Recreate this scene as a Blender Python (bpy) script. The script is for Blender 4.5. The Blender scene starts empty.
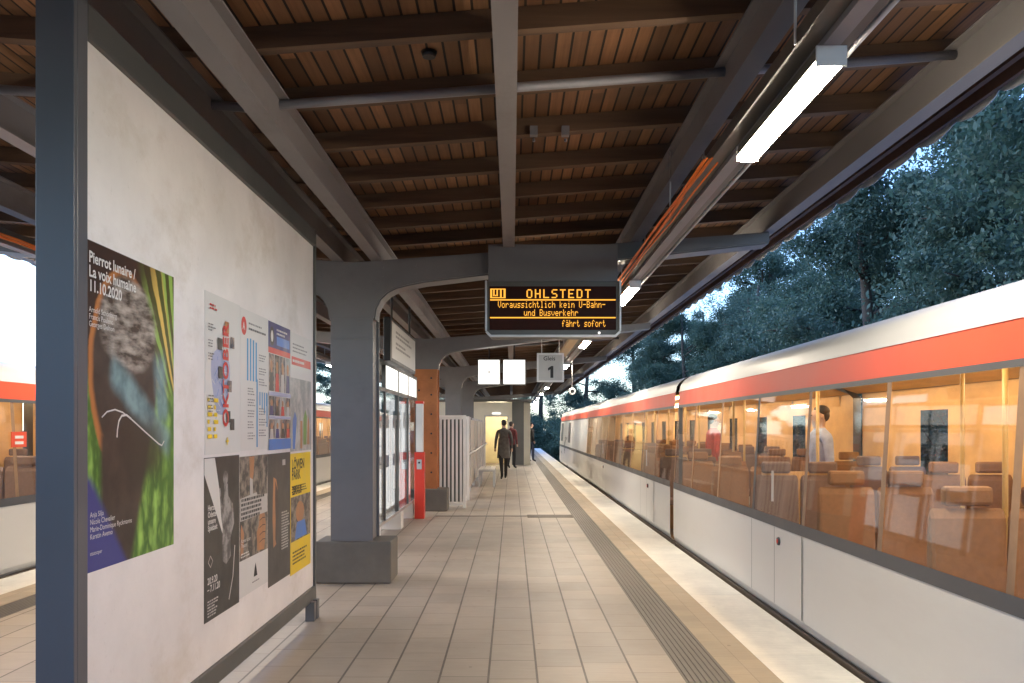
import bpy, bmesh, math, random
import numpy as np
from mathutils import Vector, Matrix
random.seed(7)
S = bpy.context.scene
COL = S.collection
R = math.radians
PI = math.pi

# ---------------------------------------------------------------- materials
def lin(r, g, b):
    f = lambda c: (c/255/12.92) if c/255 <= .04045 else ((c/255+.055)/1.055)**2.4
    return (f(r), f(g), f(b))

class NT:
    """small helper for building node trees"""
    def __init__(s, name):
        s.mat = bpy.data.materials.new(name); s.mat.use_nodes = True
        s.t = s.mat.node_tree; s.t.nodes.clear()
        s.out = s.n('ShaderNodeOutputMaterial')
    def n(s, typ, **kw):
        nd = s.t.nodes.new(typ)
        for k, v in kw.items(): setattr(nd, k, v)
        return nd
    def l(s, a, b): s.t.links.new(a, b)
    def put(s, sock, v):
        if isinstance(v, bpy.types.NodeSocket): s.l(v, sock)
        elif isinstance(v, tuple) and len(v) == 3 and sock.type == 'RGBA': sock.default_value = (*v, 1)
        else: sock.default_value = v
    def m(s, op, a, b=0.0, c=None):
        nd = s.n('ShaderNodeMath', operation=op)
        s.put(nd.inputs[0], a); s.put(nd.inputs[1], b)
        if c is not None: s.put(nd.inputs[2], c)
        return nd.outputs[0]
    def xyz(s):
        tc = s.n('ShaderNodeTexCoord'); sp = s.n('ShaderNodeSeparateXYZ')
        s.l(tc.outputs['Object'], sp.inputs[0]); return sp.outputs
    def obj(s): return s.n('ShaderNodeTexCoord').outputs['Object']
    def vec(s, x, y, z=0.0):
        c = s.n('ShaderNodeCombineXYZ')
        for i, v in enumerate((x, y, z)): s.put(c.inputs[i], v)
        return c.outputs[0]
    def noise(s, vec, scale, detail=4, rough=.55):
        nd = s.n('ShaderNodeTexNoise'); nd.inputs['Scale'].default_value = scale
        nd.inputs['Detail'].default_value = detail; nd.inputs['Roughness'].default_value = rough
        s.l(vec, nd.inputs['Vector']); return nd.outputs['Fac']
    def white(s, vec):
        nd = s.n('ShaderNodeTexWhiteNoise', noise_dimensions='3D'); s.l(vec, nd.inputs['Vector']); return nd.outputs['Value']
    def mix(s, f, a, b):
        nd = s.n('ShaderNodeMix', data_type='RGBA')
        s.put(nd.inputs[0], f); s.put(nd.inputs[6], a); s.put(nd.inputs[7], b); return nd.outputs[2]
    def map(s, v, a, b, c, d):
        nd = s.n('ShaderNodeMapRange'); s.put(nd.inputs[0], v)
        for i, q in enumerate((a, b, c, d)): nd.inputs[i+1].default_value = q
        return nd.outputs[0]
    def scalevec(s, v, x, y, z):
        nd = s.n('ShaderNodeMapping'); s.l(v, nd.inputs[0]); nd.inputs['Scale'].default_value = (x, y, z); return nd.outputs[0]
    def bump(s, h, strength=.3, dist=.01):
        nd = s.n('ShaderNodeBump'); nd.inputs['Strength'].default_value = strength; nd.inputs['Distance'].default_value = dist
        s.l(h, nd.inputs['Height']); return nd.outputs[0]
    def bsdf(s, col, rough=.6, metal=0.0, normal=None, spec=.5):
        b = s.n('ShaderNodeBsdfPrincipled')
        s.put(b.inputs['Base Color'], col); s.put(b.inputs['Roughness'], rough); s.put(b.inputs['Metallic'], metal)
        b.inputs['Specular IOR Level'].default_value = spec
        if normal is not None: s.l(normal, b.inputs['Normal'])
        s.l(b.outputs[0], s.out.inputs[0]); return b

def sc(c, k): return tuple(min(1, x*k) for x in c)

def mat(name, col, rough=.6, metal=0.0, var=.12, vs=2.5, bump=.1, bs=60, spec=.5, stain=None, stretch=(1, 1, 1)):
    n = NT(name); o = n.scalevec(n.obj(), *stretch)
    f = n.map(n.noise(o, vs, 5, .6), .3, .7, 0, 1)
    c = n.mix(f, sc(col, 1-var), sc(col, 1+var))
    if stain:
        g = n.map(n.noise(o, vs*.7+.31, 8, .7), .52, .72, 0, stain[1])
        c = n.mix(g, c, stain[0])
    fine = n.noise(o, bs, 3)
    r = n.m('ADD', rough-.08, n.m('MULTIPLY', f, .16))
    n.bsdf(c, r, metal, n.bump(fine, bump, .004) if bump else None, spec)
    return n.mat

def emit(name, col, strength):
    n = NT(name); e = n.n('ShaderNodeEmission'); e.inputs[0].default_value = (*col, 1); e.inputs[1].default_value = strength
    n.l(e.outputs[0], n.out.inputs[0]); return n.mat

def glassmat(name, tint=(.93, .95, .93), ior=1.5):
    n = NT(name)
    t = n.n('ShaderNodeBsdfTransparent'); t.inputs[0].default_value = (*tint, 1)
    g = n.n('ShaderNodeBsdfGlossy'); g.inputs['Roughness'].default_value = .03
    bp = n.bump(n.noise(n.obj(), 1.3, 2), .04, .02); n.l(bp, g.inputs['Normal'])
    ge = n.n('ShaderNodeNewGeometry'); dt = n.n('ShaderNodeVectorMath', operation='DOT_PRODUCT')
    n.l(ge.outputs['Incoming'], dt.inputs[0]); n.l(ge.outputs['Normal'], dt.inputs[1])
    fac = n.m('ADD', .04, n.m('MULTIPLY', .96, n.m('POWER', n.m('SUBTRACT', 1.0, n.m('ABSOLUTE', dt.outputs['Value'])), 5.0)))
    mx = n.n('ShaderNodeMixShader'); n.l(fac, mx.inputs[0]); n.l(t.outputs[0], mx.inputs[1]); n.l(g.outputs[0], mx.inputs[2])
    n.l(mx.outputs[0], n.out.inputs[0]); return n.mat

# --- tiles
def tile_mat(name, base, w, x0, ln, seamx=.05, seamy=.012, dark=.28, rough=.5, tilevar=.12):
    n = NT(name); x, y, z = n.xyz()
    u = n.m('DIVIDE', n.m('SUBTRACT', x, x0), w)
    ci = n.m('FLOOR', u); fu = n.m('SUBTRACT', u, ci)
    off = n.white(n.vec(ci, 3.3, 1.7))
    v = n.m('ADD', n.m('DIVIDE', y, ln), off)
    ri = n.m('FLOOR', v); fv = n.m('SUBTRACT', v, ri)
    tone = n.white(n.vec(ci, ri, .5)); seamtone = n.white(n.vec(ci, ri, 8.5))
    sx = n.m('LESS_THAN', n.m('ABSOLUTE', n.m('SUBTRACT', fu, .5)), .5-seamx/2)   # 1 inside the tile
    sy = n.m('LESS_THAN', n.m('ABSOLUTE', n.m('SUBTRACT', fv, .5)), .5-seamy/2)
    o = n.obj()
    big = n.noise(o, .55, 6, .65); mid = n.noise(n.scalevec(o, 1, .5, 1), 5, 6, .7); fine = n.noise(o, 130, 2)
    streak = n.noise(n.scalevec(o, 4, 42, 1), 1.0, 3, .7)
    k = n.m('ADD', 1-tilevar, n.m('MULTIPLY', tone, 2*tilevar))
    k = n.m('MULTIPLY', k, n.map(big, .3, .7, .84, 1.12))
    k = n.m('MULTIPLY', k, n.map(mid, .3, .7, .90, 1.08))
    k = n.m('MULTIPLY', k, n.map(streak, .3, .72, .93, 1.05))
    c = n.mix(tone, base, tuple(a*b for a, b in zip(base, (1.01, .98, .955))))
    sp = n.map(n.noise(o, 9, 8, .75),   .62, .70, 0, .4 if base[0] < .6 else .10)
    c = n.mix(sp, c, sc(base, .5))
    vo = n.n('ShaderNodeTexVoronoi'); vo.inputs['Scale'].default_value = 4.5; n.l(o, vo.inputs['Vector'])
    gum = n.m('MULTIPLY', n.m('LESS_THAN', vo.outputs['Distance'], .075), n.m('GREATER_THAN', n.noise(o, 1.4, 3), .55))
    c = n.mix(n.m('MULTIPLY', gum, .5 if base[0] < .6 else .2), c, sc(base, .35))
    hs = n.n('ShaderNodeVectorMath', operation='SCALE'); n.l(c, hs.inputs[0]); n.l(k, hs.inputs['Scale'])
    c = n.mix(sx, sc(base, dark), hs.outputs[0])
    syk = n.m('MULTIPLY', n.m('SUBTRACT', 1.0, sy), n.map(seamtone, 0, 1, .35, 1.0))
    c = n.mix(syk, c, sc(base, dark*1.3))
    h = n.m('ADD', n.m('MULTIPLY', n.m('MINIMUM', sx, sy), 1.0), n.m('MULTIPLY', fine, .12))
    n.bsdf(c, n.map(mid, .3, .7, rough-.1, rough+.12), 0, n.bump(h, .35, .003), .45)
    return n.mat

def board_mat(name, base, w, gap=.15):
    n = NT(name); x, y, z = n.xyz()
    u = n.m('DIVIDE', x, w); ci = n.m('FLOOR', u); fu = n.m('SUBTRACT', u, ci)
    ins = n.m('LESS_THAN', n.m('ABSOLUTE', n.m('SUBTRACT', fu, .5)), .5-gap/2)
    seg = n.m('FLOOR', n.m('ADD', n.m('DIVIDE', y, 3.1), n.m('MULTIPLY', n.white(n.vec(ci, 1.1, 2.2)), 1.0)))
    tone = n.white(n.vec(ci, seg, 4.4))
    o = n.obj()
    grain = n.noise(n.scalevec(o, 60, 2.2, 1), 1.0, 5, .6); big = n.noise(o, .9, 5, .6)
    c = n.mix(tone, sc(base, .5), sc(base, 1.4))
    c = n.mix(n.map(grain, .3, .7, 0, .5), c, sc(base, .45))
    c = n.mix(n.map(big, .48, .72, 0, .55), c, (.055, .034, .024))
    c = n.mix(ins, (.012, .008, .006), c)
    h = n.m('ADD', n.m('MULTIPLY', ins, 1.0), n.m('MULTIPLY', grain, .1))
    n.bsdf(c, .62, 0, n.bump(h, .7, .008), .35)
    return n.mat

def plaster_mat(name):
    n = NT(name); o = n.obj()
    base = (.78, .735, .70)
    a = n.noise(o, 1.1, 7, .65); b = n.noise(n.scalevec(o, 1, .8, 1.1), 1.9, 8, .72); f = n.noise(o, 55, 4)
    c = n.mix(n.map(a, .35, .7, 0, 1), sc(base, 1.06), sc(base, .88))
    c = n.mix(n.map(b, .52, .70, 0, .6), c, (.58, .51, .43))
    sc_ = n.noise(n.scalevec(o, 1, 9, 6), 2.3, 8, .8)
    c = n.mix(n.map(sc_, .60, .68, 0, .30), c, (.40, .36, .31))
    n.bsdf(c, .55, 0, n.bump(n.m('ADD', f, n.m('MULTIPLY', a, 2.0)), .22, .006), .4)
    return n.mat

def leafprint_mat(name):
    n = NT(name); o = n.obj()
    w = n.n('ShaderNodeTexWave'); w.inputs['Scale'].default_value = 7; w.inputs['Distortion'].default_value = 9; w.inputs['Detail'].default_value = 3
    n.l(n.scalevec(o, 1, 1.6, .7), w.inputs['Vector'])
    a = n.noise(o, 5, 4)
    c = n.mix(w.outputs['Fac'], lin(32, 62, 18), lin(110, 160, 60))
    c = n.mix(n.map(a, .4, .7, 0, .8), c, lin(40, 75, 30))
    n.bsdf(c, .4, 0, None, .4); return n.mat

def picture_mat(name, c1, c2, scale=9, thr=(.42, .6)):
    n = NT(name); o = n.obj()
    f = n.map(n.noise(o, scale, 6, .65), thr[0], thr[1], 0, 1)
    n.bsdf(n.mix(f, c1, c2), .42, 0, None, .4); return n.mat

def leaf_mat(name, c1, c2):
    n = NT(name)
    g = n.n('ShaderNodeNewGeometry'); oi = n.n('ShaderNodeObjectInfo')
    f = n.noise(g.outputs['Position'], 1.1, 4); r = g.outputs['Random Per Island']
    k = n.m('ADD', n.m('MULTIPLY', n.map(f, .3, .7, 0, 1), .6), n.m('MULTIPLY', r, .4))
    c = n.mix(k, c1, c2)
    c = n.mix(n.m('MULTIPLY', oi.outputs['Random'], .5), c, sc(c1, .8))
    d = n.n('ShaderNodeBsdfPrincipled'); n.l(c, d.inputs['Base Color']); d.inputs['Roughness'].default_value = .55
    t = n.n('ShaderNodeBsdfTranslucent'); n.l(c, t.inputs[0])
    mx = n.n('ShaderNodeMixShader'); mx.inputs[0].default_value = .4
    n.l(d.outputs[0], mx.inputs[1]); n.l(t.outputs[0], mx.inputs[2]); n.l(mx.outputs[0], n.out.inputs[0]); return n.mat

M = {}
M['tile'] = tile_mat('platform_tiles', (.345, .312, .272), .2935, -.142, .40, .045, .022, .30, .48, .09)
M['tan'] = tile_mat('tan_tiles', (.38, .32, .245), .145, 1.315, .20, .03, .035, .6, .5, .08)
M['edge'] = tile_mat('pale_edge_stone', (.82, .80, .745), 3.0, 0.2, 1.0, .004, .008, .6, .5, .06)
M['tactile'] = mat('tactile_grey', (.155, .14, .125), .55, 0, .2, 2, .2)
M['slabside'] = mat('concrete_side', (.10, .095, .09), .9, 0, .3, 1.5, .4, 30)
M['steel'] = mat('anthracite_painted_steel', (.145, .142, .148), .42, 0, .14, 1.3, .06, 90, .5, ((.06, .05, .045), .35))
M['bluesteel'] = mat('slate_blue_painted_steel', (.10, .102, .112), .38, 0, .08, 1.2, .05, 120, .5)
M['beam'] = mat('grey_beam_paint', (.235, .22, .22), .5, 0, .14, 1.4, .1, 60, .5, ((.10, .075, .055), .5), (1, .5, 1))
M['rust'] = mat('orange_primer', (.42, .15, .05), .6, 0, .22, 3, .2, 60, .4, ((.20, .07, .03), .6))
M['basecon'] = mat('dark_plinth_concrete', (.13, .12, .105), .7, 0, .18, 4, .3, 70)
M['boards'] = board_mat('roof_boards', (.27, .135, .062), .087, .15)
M['rafter'] = mat('rafter_wood', (.12, .072, .042), .65, 0, .35, 2, .2, 30, .4, ((.05, .03, .02), .6), (.4, 6, 6))
M['fascia'] = mat('fascia_wood', (.11, .06, .04), .65, 0, .3, 2, .2, 30, .4, None, (6, .4, 6))
M['flash'] = mat('pale_flashing', (.55, .57, .6), .4, .3, .1, 2, .1)
M['pipe'] = mat('grey_pipe', (.22, .22, .24), .45, .2, .15, 3, .1)
M['plaster'] = plaster_mat('white_plaster_board')
M['frame'] = mat('dark_grey_frame', (.085, .085, .08), .4, 0, .12, 2, .06, 90)
M['black'] = mat('black_plastic', (.016, .016, .017), .4, 0, .2, 5, .05)
M['trunk'] = mat('cable_trunking', (.10, .095, .085), .45, .1, .12, 2, .06)
M['orange'] = mat('orange_cable', (.85, .22, .03), .5, 0, .1, 6, .1)
M['white'] = mat('white_paint', (.72, .71, .69), .4, 0, .06, 2, .06)
M['galv'] = mat('galvanised_steel', (.48, .48, .49), .4, .5, .15, 4, .08)
M['tan_duct'] = mat('tan_duct', (.50, .36, .19), .5, 0, .12, 3, .1)
M['lamp'] = emit('lamp_diffuser', (1, .88, .70), 54)
M['red'] = mat('signal_red', (.66, .045, .025), .35, 0, .06, 2, .04)
M['troof'] = mat('train_roof_grey', (.46, .47, .49), .45, 0, .06, .6, .02)
M['tred'] = mat('train_red', (.70, .075, .03), .42, 0, .06, .8, .03)
M['twhite'] = mat('train_white', (.66, .645, .62), .33, 0, .06, .6, .02, 40, .5, ((.50, .47, .43), .35), (1, .25, 1))
M['tdark'] = mat('train_dark_trim', (.075, .075, .08), .4, 0, .15, 2, .04)
M['tamber'] = mat('train_wood_panel', (.62, .39, .17), .45, 0, .2, 3, .08, 50, .5, None, (3, .6, 1))
M['tbrown'] = mat('train_brown_panel', (.27, .16, .09), .5, 0, .25, 5, .1)
M['tfloor'] = mat('train_floor', (.22, .17, .13), .55, 0, .2, 4, .1)
M['tseat'] = mat('seat_fabric', (.24, .13, .07), .8, 0, .12, 30, .3)
M['tseatblue'] = mat('seat_fabric_mixed', (.17, .12, .11), .8, 0, .12, 30, .3)
M['tlamp'] = emit('train_ceiling_lamp', (1, .76, .46), 6)
M['doorlamp'] = emit('stair_lamp', (1, .85, .55), 16)
M['headlight'] = emit('headlight', (1, .95, .85), 1)
M['pole'] = mat('brass_pole', (.50, .36, .15), .35, 0, .06)
M['glass'] = glassmat('window_glass', (.90, .90, .88))
M['shelterglass'] = glassmat('case_glass', (.93, .95, .96), 1.5)
M['led'] = emit('amber_led', (1, .44, .055), .40)
M['ledbg'] = mat('dark_display', (.030, .007, .004), .5, 0, .2, 4, .0, 60, .12)
M['litwhite'] = emit('lit_sign_white', (1, .97, .9), .6)
M['header'] = emit('lit_header_panel', (1, .97, .88), .65)
M['litcase'] = emit('lit_case_back', (1, .97, .94), .62)
M['signface'] = mat('pale_sign_face', (.50, .48, .45), .4, 0, .08, 2, .02)
M['ink'] = mat('black_ink', (.02, .02, .02), .5, 0, .1, 5, 0)
M['softink'] = mat('grey_ink', (.20, .19, .18), .5, 0, .1, 5, 0)
M['paper'] = mat('poster_paper', (.66, .64, .60), .45, 0, .04, 3, .02)
M['pdark'] = mat('poster_charcoal', (.035, .032, .030), .4, 0, .15, 4, 0)
M['pdark2'] = mat('poster_dark_grey', (.055, .05, .046), .4, 0, .15, 4, 0)
M['pbrown'] = mat('poster_brown', (.075, .042, .03), .4, 0, .2, 5, 0)
M['phead'] = mat('poster_head_brown', (.055, .035, .028), .4, 0, .4, 6, 0)
M['phair'] = picture_mat('poster_hair', (.06, .042, .032), (.27, .24, .21), 30, (.35, .68))
M['pcyan'] = picture_mat('poster_cyan', lin(62, 92, 92), lin(100, 140, 142), 8)
M['pgreen'] = leafprint_mat('poster_leaves')
M['pblade'] = mat('poster_blade_green', lin(110, 150, 70), .4, 0, .25, 9, 0)
M['pblade2'] = mat('poster_blade_gold', lin(165, 160, 70), .4, 0, .25, 9, 0)
M['pskin'] = mat('poster_skin', lin(176, 122, 80), .4, 0, .25, 8, 0)
M['pgreyfig'] = picture_mat('poster_grey_figure', (.10, .095, .09), (.34, .32, .30), 10)
M['pblue'] = mat('poster_navy', lin(44, 48, 110), .4, 0, .2, 6, 0)
M['pblue2'] = mat('poster_sky_blue', lin(40, 140, 190), .4, 0, .05, 6, 0)
M['pblue3'] = mat('poster_mid_blue', lin(70, 120, 190), .4, 0, .15, 6, 0)
M['ppurple'] = mat('poster_pale_violet', lin(165, 170, 195), .45, 0, .1, 9, 0)
M['pyellow'] = mat('poster_yellow', lin(235, 200, 30), .4, 0, .06, 6, 0)
M['pred'] = mat('poster_red', lin(200, 50, 45), .4, 0, .08, 6, 0)
M['pphoto'] = picture_mat('poster_photo_grid', (.05, .06, .09), (.42, .30, .22), 16)
M['pphoto2'] = picture_mat('poster_photo_mix', (.30, .32, .30), (.52, .50, .46), 7)
M['pphoto3'] = picture_mat('poster_photo_dim', (.05, .045, .04), (.30, .25, .20), 12)
M['bark'] = mat('bark', (.055, .042, .032), .85, 0, .3, 8, .6, 20)
M['leafA'] = leaf_mat('leaves_mid_green', (.065, .12, .085), (.12, .18, .12))
M['leafB'] = leaf_mat('leaves_blue_green', (.055, .105, .082), (.115, .175, .125))
M['ground'] = mat('soil_ground', (.06, .065, .04), .95, 0, .4, .3, .5, 8)
M['ballast'] = mat('ballast', (.075, .068, .062), .95, 0, .5, 14, .8, 25)
M['rail'] = mat('rail_steel', (.22, .19, .17), .35, .8, .2, 4, .1)
M['wall'] = mat('cream_wall', (.60, .57, .48), .7, 0, .08, 1.5, .15)
M['warmroom'] = mat('yellow_room_wall', (.76, .66, .44), .7, 0, .1, 2, .1)
M['panelgrey'] = mat('pinkish_grey_panel', (.42, .38, .36), .45, 0, .1, 1.2, .06)
M['cloth_black'] = mat('black_cloth', (.02, .019, .02), .85, 0, .3, 12, .3)
M['cloth_navy'] = mat('navy_cloth', (.03, .04, .075), .85, 0, .3, 12, .3)
M['cloth_blue'] = mat('pale_blue_cloth', (.33, .40, .60), .85, 0, .2, 12, .3)
M['cloth_grey'] = mat('grey_cloth', (.11, .105, .10), .85, 0, .3, 12, .3)
M['cloth_red'] = mat('red_cloth', (.40, .05, .04), .85, 0, .3, 12, .3)
M['cloth_wine'] = mat('wine_cloth', (.14, .03, .03), .85, 0, .3, 12, .3)
M['skin'] = mat('skin', (.50, .32, .24), .55, 0, .08, 10, .1)
M['hair'] = mat('dark_hair', (.03, .02, .015), .6, 0, .3, 20, .3)

# ---------------------------------------------------------------- mesh builder
ROOT = {}
class MB:
    def __init__(s): s.v = []; s.f = []; s.mi = []; s.mats = []; s.smooth = []
    def mid(s, m):
        m = M[m] if isinstance(m, str) else m
        if m not in s.mats: s.mats.append(m)
        return s.mats.index(m)
    def add(s, vs, fs, m, smooth=False):
        o = len(s.v); s.v += [tuple(p) for p in vs]; k = s.mid(m)
        for f in fs: s.f.append([i+o for i in f]); s.mi.append(k); s.smooth.append(smooth)
        return s
    def box(s, x0, x1, y0, y1, z0, z1, m):
        vs = [(x, y, z) for z in (z0, z1) for y in (y0, y1) for x in (x0, x1)]
        return s.add(vs, [(0, 2, 3, 1), (4, 5, 7, 6), (0, 1, 5, 4), (2, 6, 7, 3), (0, 4, 6, 2), (1, 3, 7, 5)], m)
    def prism(s, poly, a0, a1, m, axis='y'):
        """poly in (x,z) for axis y, (x,y) for axis z, (y,z) for axis x"""
        def p(q, a): return {'y': (q[0], a, q[1]), 'z': (q[0], q[1], a), 'x': (a, q[0], q[1])}[axis]
        n = len(poly); vs = [p(q, a0) for q in poly]+[p(q, a1) for q in poly]
        fs = [tuple(range(n)), tuple(range(2*n-1, n-1, -1))]+[(i, i+n, (i+1) % n+n, (i+1) % n) for i in range(n)]
        return s.add(vs, fs, m)
    def strip(s, pts, y0, y1, m, smooth=False, th=None):
        """an open profile in (x,z) swept along y"""
        n = len(pts); vs = [(p[0], y0, p[1]) for p in pts]+[(p[0], y1, p[1]) for p in pts]
        return s.add(vs, [(i, i+1, i+1+n, i+n) for i in range(n-1)], m, smooth)
    def tube(s, path, rad, m, n=8, cap=True):
        path = [Vector(p) for p in path]
        rad = rad if isinstance(rad, (list, tuple)) else [rad]*len(path)
        vs = []; fs = []
        for i, p in enumerate(path):
            d = (path[min(i+1, len(path)-1)]-path[max(i-1, 0)]).normalized()
            a = d.orthogonal().normalized() if i == 0 else (a-d*a.dot(d)).normalized()
            b = d.cross(a)
            for k in range(n):
                t = 2*PI*k/n; vs.append(p+(a*math.cos(t)+b*math.sin(t))*rad[i])
        for i in range(len(path)-1):
            for k in range(n): fs.append((i*n+k, i*n+(k+1) % n, (i+1)*n+(k+1) % n, (i+1)*n+k))
        s.add(vs, fs, m, True)
        if cap: s.add(vs[:n], [tuple(range(n-1, -1, -1))], m); s.add(vs[-n:], [tuple(range(n))], m)
        return s
    def ball(s, c, r, m, nu=14, nv=9):
        r = r if isinstance(r, (tuple, list)) else (r, r, r)
        vs = []; fs = []
        for j in range(nv+1):
            t = PI*j/nv
            for i in range(nu):
                p = 2*PI*i/nu; vs.append((c[0]+r[0]*math.sin(t)*math.cos(p), c[1]+r[1]*math.sin(t)*math.sin(p), c[2]+r[2]*math.cos(t)))
        for j in range(nv):
            for i in range(nu): fs.append((j*nu+i, (j+1)*nu+i, (j+1)*nu+(i+1) % nu, j*nu+(i+1) % nu))
        return s.add(vs, fs, m, True)
    def build(s, name, parent=None, bevel=0, recalc=True):
        off = ROOT.get(parent.name, Vector()) if parent else Vector()
        me = bpy.data.meshes.new(name)
        me.from_pydata([tuple(Vector(p)-off) for p in s.v], [], s.f)
        for m in s.mats: me.materials.append(m)
        me.polygons.foreach_set('material_index', s.mi); me.polygons.foreach_set('use_smooth', s.smooth)
        if recalc:
            bm = bmesh.new(); bm.from_mesh(me)
            bmesh.ops.remove_doubles(bm, verts=bm.verts, dist=1e-5) if any(s.smooth) else None
            bmesh.ops.recalc_face_normals(bm, faces=bm.faces); bm.to_mesh(me); bm.free()
        me.update()
        o = bpy.data.objects.new(name, me); COL.objects.link(o)
        if parent: o.parent = parent; ROOT[o.name] = off
        if bevel:
            b = o.modifiers.new('bevel', 'BEVEL'); b.width = bevel; b.segments = 2; b.limit_method = 'ANGLE'; b.angle_limit = R(40)
        return o

def tag(o, label, cat, group=None):
    o['label'] = label; o['category'] = cat
    if group: o['group'] = group
    return o
def struct(o): o['kind'] = 'structure'; return o
def thing(name, label, cat, loc, group=None):
    o = bpy.data.objects.new(name, None); COL.objects.link(o); o.location = loc; o.empty_display_size = .1
    ROOT[o.name] = Vector(loc); return tag(o, label, cat, group)
def dup(root, loc, label=None, rotz=None):
    def cp(o, par):
        c = o.copy(); COL.objects.link(c)
        if par: c.parent = par
        for ch in list(o.children): cp(ch, c)
        return c
    c = cp(root, None); c.location = loc; ROOT[c.name] = Vector(loc)
    if label: c['label'] = label
    if rotz is not None: c.rotation_euler.z = rotz
    return c

def text_mesh(s, size, align='LEFT', bold=0.0, spacing=1.0, line=1.0):
    cu = bpy.data.curves.new('t', 'FONT'); cu.body = s; cu.size = size; cu.align_x = align; cu.offset = bold
    cu.space_character = spacing; cu.space_line = line; cu.resolution_u = 3
    ob = bpy.data.objects.new('t', cu); COL.objects.link(ob)
    bpy.context.view_layer.update()
    me = bpy.data.meshes.new_from_object(ob.evaluated_get(bpy.context.evaluated_depsgraph_get()))
    vs = [v.co.copy() for v in me.vertices]; fs = [tuple(p.vertices) for p in me.polygons]
    bpy.data.objects.remove(ob); bpy.data.curves.remove(cu); bpy.data.meshes.remove(me)
    return vs, fs
def put_text(mb, s, origin, ex, ey, size, m, **kw):
    vs, fs = text_mesh(s, size, **kw); ex = Vector(ex); ey = Vector(ey); o = Vector(origin)
    mb.add([o+ex*v.x+ey*v.y for v in vs], fs, m)

# ---------------------------------------------------------------- camera
H = 1.5; F = 840.0
cam = bpy.data.cameras.new('camera'); co = bpy.data.objects.new('camera', cam); COL.objects.link(co)
cam.sensor_width = 36; cam.lens = F/1024*36; cam.shift_y = (428-341.5)/1024; cam.clip_end = 3000; cam.clip_start = .05
co.location = (0, 0, H); co.rotation_euler = (R(90), 0, 0); S.camera = co

# ---------------------------------------------------------------- setting: ground, track beds, platform
YA, YB = -6.0, 62.0
AX = -1.5                                     # platform axis: everything mirrors about it
def mir(x): return 2*AX-x
struct(MB().add([(-900, -900, -1.35), (900, -900, -1.35), (900, 900, -1.35), (-900, 900, -1.35)], [(0, 1, 2, 3)], 'ground').build('ground', recalc=False))
for nm, xs in (('track_bed', (2.12, 6.4)), ('track_bed', (-9.4, -5.12))):
    struct(MB().box(xs[0], xs[1], -40, 200, -1.34, -1.15, 'ballast').build(nm))
def rails(xc):
    b = MB()
    for s in (-1, 1):
        x = xc+s*.72
        b.prism([(x-.07, -1.14), (x+.07, -1.14), (x+.07, -1.125), (x+.012, -1.11), (x+.012, -1.03), (x+.035, -1.02), (x+.035, -.99), (x-.035, -.99), (x-.035, -1.02), (x-.012, -1.03), (x-.012, -1.11), (x-.07, -1.125)], -40, 200, 'rail')
    return struct(b.build('rails'))
rails(3.42); rails(mir(3.42))
struct(MB().box(mir(1.03), 1.03, YA, YB, -1.3, 0, 'tile').build('platform_floor'))
def tact(s):
    b = MB()
    f = (lambda x: x) if s > 0 else mir
    x0, x1 = sorted((f(1.03), f(1.315)))
    b.box(x0+.001, x1-.001, YA, YB, -1.29, -.004, 'tactile')
    for k in range(8):
        c = x0+.018+k*(.285/8); b.prism([(c-.004, -.004), (c, .0025), (c+.014, .0025), (c+.018, -.004)], YA, YB, 'tactile')
    struct(b.build('tactile_strip'))
    x0, x1 = sorted((f(1.315), f(1.60))); struct(MB().box(x0, x1, YA, YB, -1.3, 0, 'tan').build('tan_paving_strip'))
    x0, x1 = sorted((f(1.60), f(2.075)))
    struct(MB().box(x0, x1, YA, YB, -.16, .001, 'edge').box(x0+.07 if s < 0 else x0, x1 if s < 0 else x1-.07, YA, YB, -1.3, -.161, 'slabside').build('platform_edge'))
tact(1); tact(-1)
dr = MB().box(-1.3, .26, 14.25, 14.36, .001, .005, 'tactile')
for k in range(9): dr.box(.26, 1.028, 14.05+k*.05, 14.08+k*.05, .001, .007, 'tactile')
struct(dr.build('drain_channel'))

# ---------------------------------------------------------------- canopy
def zb(x): return 3.105+.0745*abs(x-AX)       # underside of the long beams, top of the arms
BD, RH = .24, .115                             # beam depth, rafter height
CY0, CY1 = -3.0, 53.0
can = thing('platform_canopy', 'butterfly station roof of brown boards on wooden rafters and long grey steel beams', 'canopy', (AX, 0, 3.1))
XE = 2.96; XW = mir(XE)
for sgn in (1, -1):
    xe = XE if sgn > 0 else XW
    z0, z1 = zb(AX)+BD+RH, zb(xe)+BD+RH
    MB().prism([(AX, z0), (xe, z1), (xe, z1+.03), (AX, z0+.03)], CY0, CY1, 'boards').build('roof_boards', can)
    # fascia boards and scalloped flashing along the eave
    d = .5*sgn
    zl = zb(xe)+BD
    MB().box(min(xe, xe+.03*sgn), max(xe, xe+.03*sgn), CY0, CY1, zl-.10, z1+.05, 'fascia')\
        .box(min(xe-.10*sgn, xe-.06*sgn), max(xe-.10*sgn, xe-.06*sgn), CY0, CY1, zl-.07, zl-.002, 'fascia').build('fascia', can)
    b = MB(); n = int((CY1-CY0)/.05); xo = xe+.055*sgn; vs = []; fs = []
    rr = random.Random(3)
    for i in range(n+1):
        y = CY0+i*(CY1-CY0)/n
        w = abs(math.sin(PI*y/.52))
        zz = zl-.085-.055*w**.6
        for dx in (0, .006*sgn): vs += [(xo+dx, y, z1+.08), (xo+dx, y, zz)]
    for i in range(n):
        a = i*4; c = a+4
        fs += [(a, a+1, c+1, c), (a+2, c+2, c+3, a+3), (a+1, a+3, c+3, c+1), (a, c, c+2, a+2)]
    b.add(vs, fs, 'flash').box(min(xe-.3*sgn, xo), max(xe-.3*sgn, xo), CY0, CY1, z1+.081, z1+.10, 'flash')
    b.build('eave_flashing', can, recalc=False)
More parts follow.
